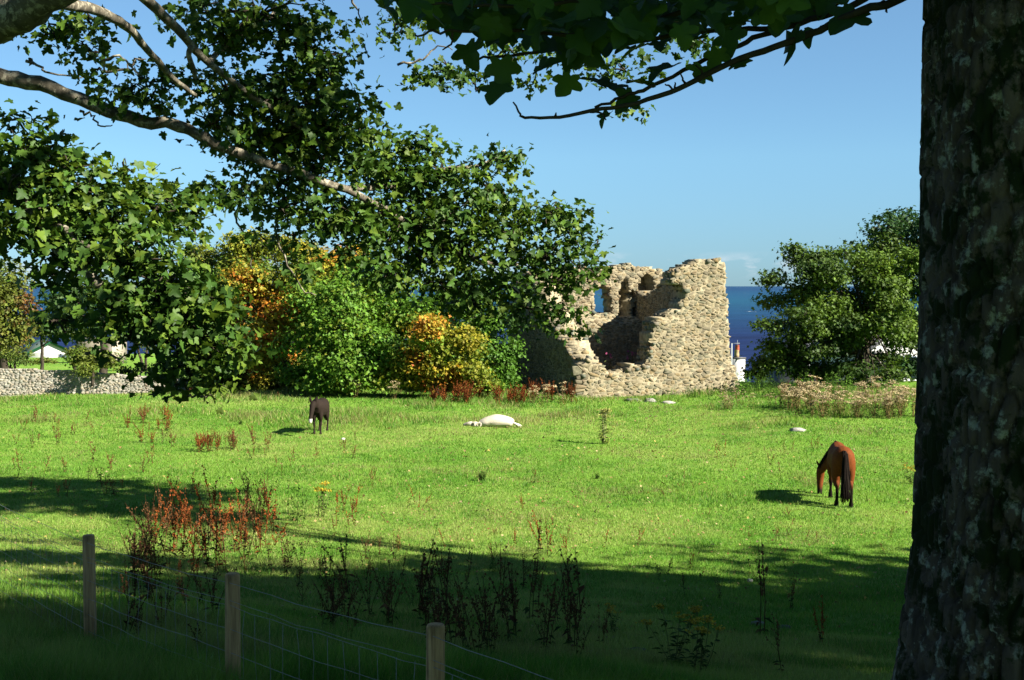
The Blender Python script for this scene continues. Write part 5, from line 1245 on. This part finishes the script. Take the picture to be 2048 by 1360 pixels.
# row along the edge of the shade
for i, (px, py, h) in enumerate([(938, 1140, 78), (655, 1170, 110), (698, 1190, 150), (890, 1100, 60), (1030, 1090, 55), (1082, 1100, 85), (1075, 1125, 110), (1095, 1110, 80), (1130, 1110, 65), (1210, 1100, 62), (1280, 1080, 45), (1205, 1290, 90), (1370, 1190, 70), (1383, 1140, 55), (1440, 1200, 55), (1530, 1270, 200), (1580, 1220, 90), (1640, 1290, 120), (1320, 1160, 50), (1335, 1150, 55), (985, 1130, 50), (830, 1010, 65), (845, 1015, 50), (1045, 1020, 40), (1150, 1330, 130), (800, 1105, 55), (760, 1110, 50), (1560, 1345, 140)]):
    lab = ['dark slim dock spike at the shade edge just right of the picture middle', 'dark dock at the shade edge left of its taller neighbour', 'tall dark dock straddling the shade edge left of centre', 'reddish dock left of the slim dark spike', 'thin rusty dock in the sun near the shade edge', 'rusty dock in the back of the middle pair', 'tallest rusty dock of the middle cluster', 'short rusty dock inside the middle cluster', 'rusty dock right of the middle cluster',
           'single rusty dock standing apart right of the middle cluster', 'faint low dock stalk in the sun right of centre', 'dark dock deep in the shade right of the dense clump', 'dark thin dock in the shade below the lit grass', 'short dock poking out of the shade edge on the right', 'small dark dock right of the short ones', 'very tall dark dock rising alone through the shade on the right', 'leaning dock beside the very tall one', 'brown dock with drooping head in the right shade', 'left of two thin docks at the shade edge', 'right of two thin docks at the shade edge',
           'low dock close behind the dense clump', 'rust dock left of the two in the middle of the field', 'rust dock right of the two in the middle of the field', 'tiny dock stalk far in the middle field', 'shaded dock at the right end of the dense clump', 'small dock in the sun above the shaded posts', 'dark dock left of the small one above the shaded posts', 'dark dock at the bottom edge near the trunk'][i]
    put((DOCKB if i in (0, 1, 2, 11, 12, 14, 15, 16, 18, 19, 24, 26, 27) else DOCK)[i % 6], 'dock_plant', px, py, h, lab, 'weed', wide=.7)
# middle field: scattered stalks, left and right
scatter_px(DOCKT + DOCKC, 'dock_plant', 18, 235, 350, 838, 895, 28, 46, 'brown dock in the loose drift left of the donkey', 'weed', 'docks left of the donkey')
scatter_px(DOCKT + DOCKC, 'dock_plant', 18, 390, 478, 885, 905, 30, 48, 'brown dock in the thicket below the donkey to the left', 'weed', 'dock thicket below the donkey')
scatter_px(DOCKT, 'dock_plant', 14, 0, 200, 830, 905, 25, 45, 'thin brown dock at the far left of the field', 'weed', 'docks at the far left')
scatter_px(DOCKT, 'dock_plant', 12, 20, 360, 925, 1000, 35, 60, 'thin dock along the left band of shade', 'weed', 'docks along the left shade')
scatter_px(DOCKT, 'dry_stalk', 14, 475, 720, 900, 945, 25, 45, 'thin brown stalk between the donkey and the red patch', 'weed', 'stalks below the donkey')
scatter_px(DOCKT + DOCKB[:3], 'dry_stalk', 26, 60, 760, 880, 1010, 26, 56, 'brown weed stalk in the rough left half of the pasture', 'weed', 'stalks in the left pasture')
scatter_px(DOCKB, 'dry_stalk', 22, 560, 1160, 1120, 1220, 45, 90, 'dark thin stalk along the middle of the shade edge', 'weed', 'stalks along the shade edge', .8)
scatter_px(DOCKT, 'dry_stalk', 8, 1510, 1640, 895, 915, 15, 32, 'thin brown stalk in the line left of the bay horse', 'weed', 'stalks left of the bay horse')
scatter_px(DOCKT, 'dry_stalk', 30, 740, 1800, 930, 1120, 18, 40, 'thin brown stalk scattered over the open pasture', 'weed', 'stalks over the open pasture')
for dx in (0, 7): put(DOCK[3 + dx // 7], 'dock_plant', 1436 + dx, 918 - dx, 48, ['stout rust dock standing alone between the ruin and the bay horse', 'second rust spike close to the stout dock'][dx // 7], 'weed', wide=.6)
put(PALEW, 'pale_weed', 1208, 888, 66, 'tall pale yellow green weed standing alone in mid field', 'weed', wide=.85)
put(HOG[0], 'dry_weed', 1298, 858, 34, 'small dry brown weed right of the pale weed', 'weed', wide=.8)
put(LOW[0], 'low_weed', 962, 962, 55, 'low dark green weed in the middle of the pasture', 'weed', wide=1.0)
put(LOW[1], 'low_weed', 1195, 958, 28, 'very small green weed right of the low dark one', 'weed')
put(LOW[1], 'low_weed', 480, 850, 30, 'low green weed beside the dock thicket', 'weed')
put(RAG[1], 'ragwort', 1822, 968, 42, 'yellow ragwort beside the big trunk', 'weed', wide=.9)
put(RAG[2], 'ragwort', 1345, 1330, 115, 'yellow flowered ragwort in the shade at the bottom right', 'weed', wide=1.1)
put(RAG[0], 'ragwort', 1395, 1345, 110, 'ragwort with few flowers right of the yellow one at the bottom', 'weed', wide=.9)
put(RAG[1], 'ragwort', 1225, 1270, 60, 'small ragwort left of the yellow one at the bottom', 'weed', wide=.8)
put(NET[2], 'bushy_weed', 985, 1150, 60, 'pale green leafy weed at the shade edge in the middle', 'weed', wide=.8)
# along the foot of the trees and the ruin
scatter_px(DOCKC, 'dock_plant', 34, 850, 1165, 796, 808, 34, 54, 'deep red dock in the band between the orange maple and the ruin', 'weed', 'red dock band by the ruin', 1.0)
scatter_px(HOG, 'hogweed', 8, 1060, 1150, 792, 816, 26, 44, 'dry tan hogweed in front of the shaded ruin wall', 'weed', 'hogweed before the ruin', .9)
scatter_px(HOG, 'hogweed', 12, 690, 940, 782, 806, 24, 42, 'dry tan hogweed in front of the maples', 'weed', 'hogweed before the maples', .9)
put(PALEW, 'pale_weed', 572, 790, 38, 'yellow green weed left of the donkey under the trees', 'weed', wide=.8)
scatter_px(DOCKT, 'dry_stalk', 8, 480, 700, 783, 800, 14, 28, 'thin brown stalk at the dark foot of the maples', 'weed', 'stalks under the maples')
scatter_px(DOCK, 'dock_plant', 9, 990, 1210, 806, 822, 20, 34, 'rust dock standing in the grass before the ruin', 'weed', 'docks before the ruin', .8)
scatter_px(NET, 'nettle_plant', 16, 1320, 1480, 784, 800, 14, 28, 'green nettle at the sunny foot of the ruin', 'weed', 'nettles at the ruin', 1.4)
scatter_px(NET, 'nettle_plant', 30, 1480, 1700, 778, 800, 24, 46, 'fresh green nettle in the strip right of the ruin', 'weed', 'nettles right of the ruin', 1.3)
scatter_px(DOCKT, 'dry_stalk', 8, 1500, 1680, 784, 800, 30, 60, 'tall thin stalk among the nettles right of the ruin', 'weed', 'stalks among the nettles')
scatter_px(HOG, 'hogweed', 70, 1560, 1835, 808, 838, 36, 56, 'dry tan flowering weed in the thicket before the spreading tree', 'weed', 'dry thicket before the spreading tree', 1.0)
scatter_px(HOG, 'hogweed', 16, 1440, 1570, 796, 822, 18, 30, 'dry weed in the rough grass between ruin and thicket', 'weed', 'dry weeds between ruin and thicket', 1.0)
scatter_px(DOCKT, 'dry_stalk', 5, 280, 420, 770, 792, 14, 24, 'thin stalk at the foot of the boundary wall', 'weed', 'stalks at the boundary wall')
for i, (u, v, h) in enumerate([(.9 + .55 * 2, 1.6, 1.0), (2.6, 1.5, .75), (3.05, 1.5, 1.1), (3.2, 1.6, .95)]):
    put(PINK[i % 2], 'willowherb', 0, 0, 0, 'pink willowherb growing behind the low front wall of the ruin', 'flower', 'willowherb in the ruin', wide=.7, P=UV(u, v, .8), h=h * 1.25)

# ------------------------------------------------------------------ stones on the grass
for i, (px, py, w, h, lb) in enumerate([(1266, 802, 34, 7, 'flat dark stone lying before the ruin, leftmost'), (1300, 804, 26, 10, 'pale lichened boulder lying before the ruin'), (1335, 807, 24, 7, 'low pale stone right of the lichened boulder'), (1594, 862, 30, 9, 'flat pale stone breaking the grass bank'), (1180, 790, 20, 5, 'small white stone at the low ruin wall'),
                                        (1515, 1250, 30, 10, 'grey log-like stone in the right shade'), (1180, 1308, 34, 8, 'pale flat stone in the foreground shade'), (1272, 1302, 44, 8, 'dark flat stone right of the pale one'), (1568, 1256, 30, 7, 'dark flat stone right of the grey one'), (1500, 1164, 12, 8, 'small white stone at the shade edge'), (686, 880, 8, 6, 'tiny white stone near the donkey')]):
    g = on_ground(px, py); s = g[1] / F; r = np.random.default_rng(400 + i); m = MB()
    n_t, n_p = 14, 7; V = []
    for a in range(n_p):
        ph = math.pi * (a + .5) / n_p - math.pi / 2
        for b in range(n_t):
            t = 2 * math.pi * b / n_t; k = 1 + .22 * r.normal(); V.append((math.cos(t) * math.cos(ph) ** .6 * k * w * s / 2, math.sin(t) * math.cos(ph) ** .6 * k * w * s * .4, math.sin(ph) * h * s * .75))
    T = [(a * n_t + b, a * n_t + (b + 1) % n_t, (a + 1) * n_t + (b + 1) % n_t, (a + 1) * n_t + b) for a in range(n_p - 1) for b in range(n_t)]
    top_ = [[(n_p - 1) * n_t + b for b in range(n_t)]]
    V.append((0, 0, h * s * .78)); T2 = [((n_p - 1) * n_t + b, (n_p - 1) * n_t + (b + 1) % n_t, len(V) - 1) for b in range(n_t)]
    c_ = [.20, .42, .40, .42, .6, .22, .42, .12, .10, .62, .7][i]; col_ = (c_, c_ * .95, c_ * .84)
    m.add(np.array(V), np.array(T), col_); m.add(np.array(V), np.array(T2), col_)
    o = m.build('boulder', M_STONE, None); o.location = g; o.rotation_euler = (0, 0, random.uniform(-.3, .3)); tag(o, lb, 'stone')

# ------------------------------------------------------------------ grass and fallen leaves
def grass():
    n = 680000
    # spread evenly over the picture, so that near and far turf is equally dense
    py = 778 + (1560 - 778) * rng.random(n) ** 1.22; px = rng.uniform(-40, 1900, n)
    D = np.clip(4.8 * F / np.maximum(py - 572, 60), 3.5, 64)
    for it in range(5):
        X = (px - 1024) / F * D; z = ground_z(X, D); D = np.clip(.5 * D + .5 * (4.8 - z) * F / np.maximum(py - 572, 60), 3.2, 66)
    X = (px - 1024) / F * D; D = D + rng.normal(0, .03, n) * D * .2; X = X + rng.normal(0, .05, n)
    inside = ((X - P0[0]) * UA[0] + (D - P0[1]) * UA[1] > -.1) & ((X - P0[0]) * UA[0] + (D - P0[1]) * UA[1] < 7.6) & ((X - P0[0]) * VA[0] + (D - P0[1]) * VA[1] > -.1)
    X, D = X[~inside], D[~inside]; n = len(X); z = ground_z(X, D)
    long_ = fbm(X * .35 + 3, D * .5, 3, 70)
    lush = sstep(.42, .62, long_) * (sstep(40, 46, D) * .9 + .25) + sstep(47, 52, D) * .2 + sstep(15, 8, D) * 1.1 * sstep(2.5, -1.5, X) * (.3 + 1.4 * sstep(.3, .6, fbm(X * 1.1, D * 1.1, 3, 77)))
    h = (.025 + .04 * rng.random(n)) * (1 + 2.2 * lush) * (1 + .25 * sstep(30, 50, D))
    w = np.clip(D * .00055, .005, .03) * rng.uniform(.7, 1.4, n)
    a = rng.uniform(0, 2 * math.pi, n); lean = rng.normal(0, .45, (n, 2)) * h[:, None]
    b0_ = np.stack([X - np.cos(a) * w / 2, D - np.sin(a) * w / 2, z - .01], -1); b1_ = np.stack([X + np.cos(a) * w / 2, D + np.sin(a) * w / 2, z - .01], -1)
    t_ = np.stack([X + lean[:, 0], D + lean[:, 1], z + h], -1)
    V = np.stack([b0_, b1_, t_], 1).reshape(-1, 3); T = np.arange(n * 3).reshape(-1, 3)
    big = fbm(X * .16 + 9, D * .16, 4, 71); sm = fbm(X * 1.2, D * 1.2, 3, 72); r1 = rng.random(n)
    c = np.array([.168, .325, .040])[None] * np.ones((n, 1))
    k = sstep(.42, .56, big)[:, None] * .95; c = c * (1 - k) + np.array([.29, .375, .09]) * k
    k = sstep(.50, .36, sm)[:, None] * .75; c = c * (1 - k) + np.array([.065, .205, .014]) * k
    k = ((r1 < .08 + .13 * sstep(.5, .62, big) + .30 * sstep(.45, .65, long_) * sstep(38, 46, D)))[:, None] * .85; c = c * (1 - k) + np.array([.34, .30, .12]) * k
    wn_ = fbm(X * .55 + 20, D * .55, 4, 90); k = (sstep(.56, .66, wn_) * (rng.random(n) < .6))[:, None] * .8; c = c * (1 - k) + np.array([.24, .235, .085]) * k
    c *= 1.1 * (1 + rng.normal(0, .18, (n, 1)))
    o = link('grass', make_mesh('grass', V, T, M_GRASS, np.repeat(np.clip(c, .005, 1), 3, 0))); tag(o, 'short bright green pasture grass with paler and longer tufts', 'grass', kind='stuff')
grass()
n = 5200
py = rng.uniform(800, 1330, n); px = rng.uniform(0, 1830, n); D = 4.8 * F / (py - 572)
for it in range(5):
    X = (px - 1024) / F * D; D = .5 * D + .5 * (4.8 - ground_z(X, D)) * F / (py - 572)
X = (px - 1024) / F * D; keep = rng.random(n) < (.35 + .65 * sstep(.4, .6, fbm(X * .25, D * .25, 3, 80))); X, D = X[keep], D[keep]; n = len(X)
P = np.stack([X, D, ground_z(X, D) + .05], -1); R = frames(np.array([0, 0, 1.]) + rng.normal(0, .45, (n, 3)), rng.normal(0, 1, (n, 3)))
C = np.array([(.36, .27, .12), (.30, .20, .08), (.46, .38, .20), (.20, .11, .045), (.42, .34, .10)])[rng.integers(0, 5, n)]
o = link('fallen_leaves', leaves_mesh('fallen_leaves', P, R, rng.uniform(.03, .085, n) * np.clip(D / 26, .6, 1.3), C * .8, M_PLANT, (STAR_V, STAR_T))); tag(o, 'tan fallen leaves strewn over the grass', 'leaves', kind='stuff')
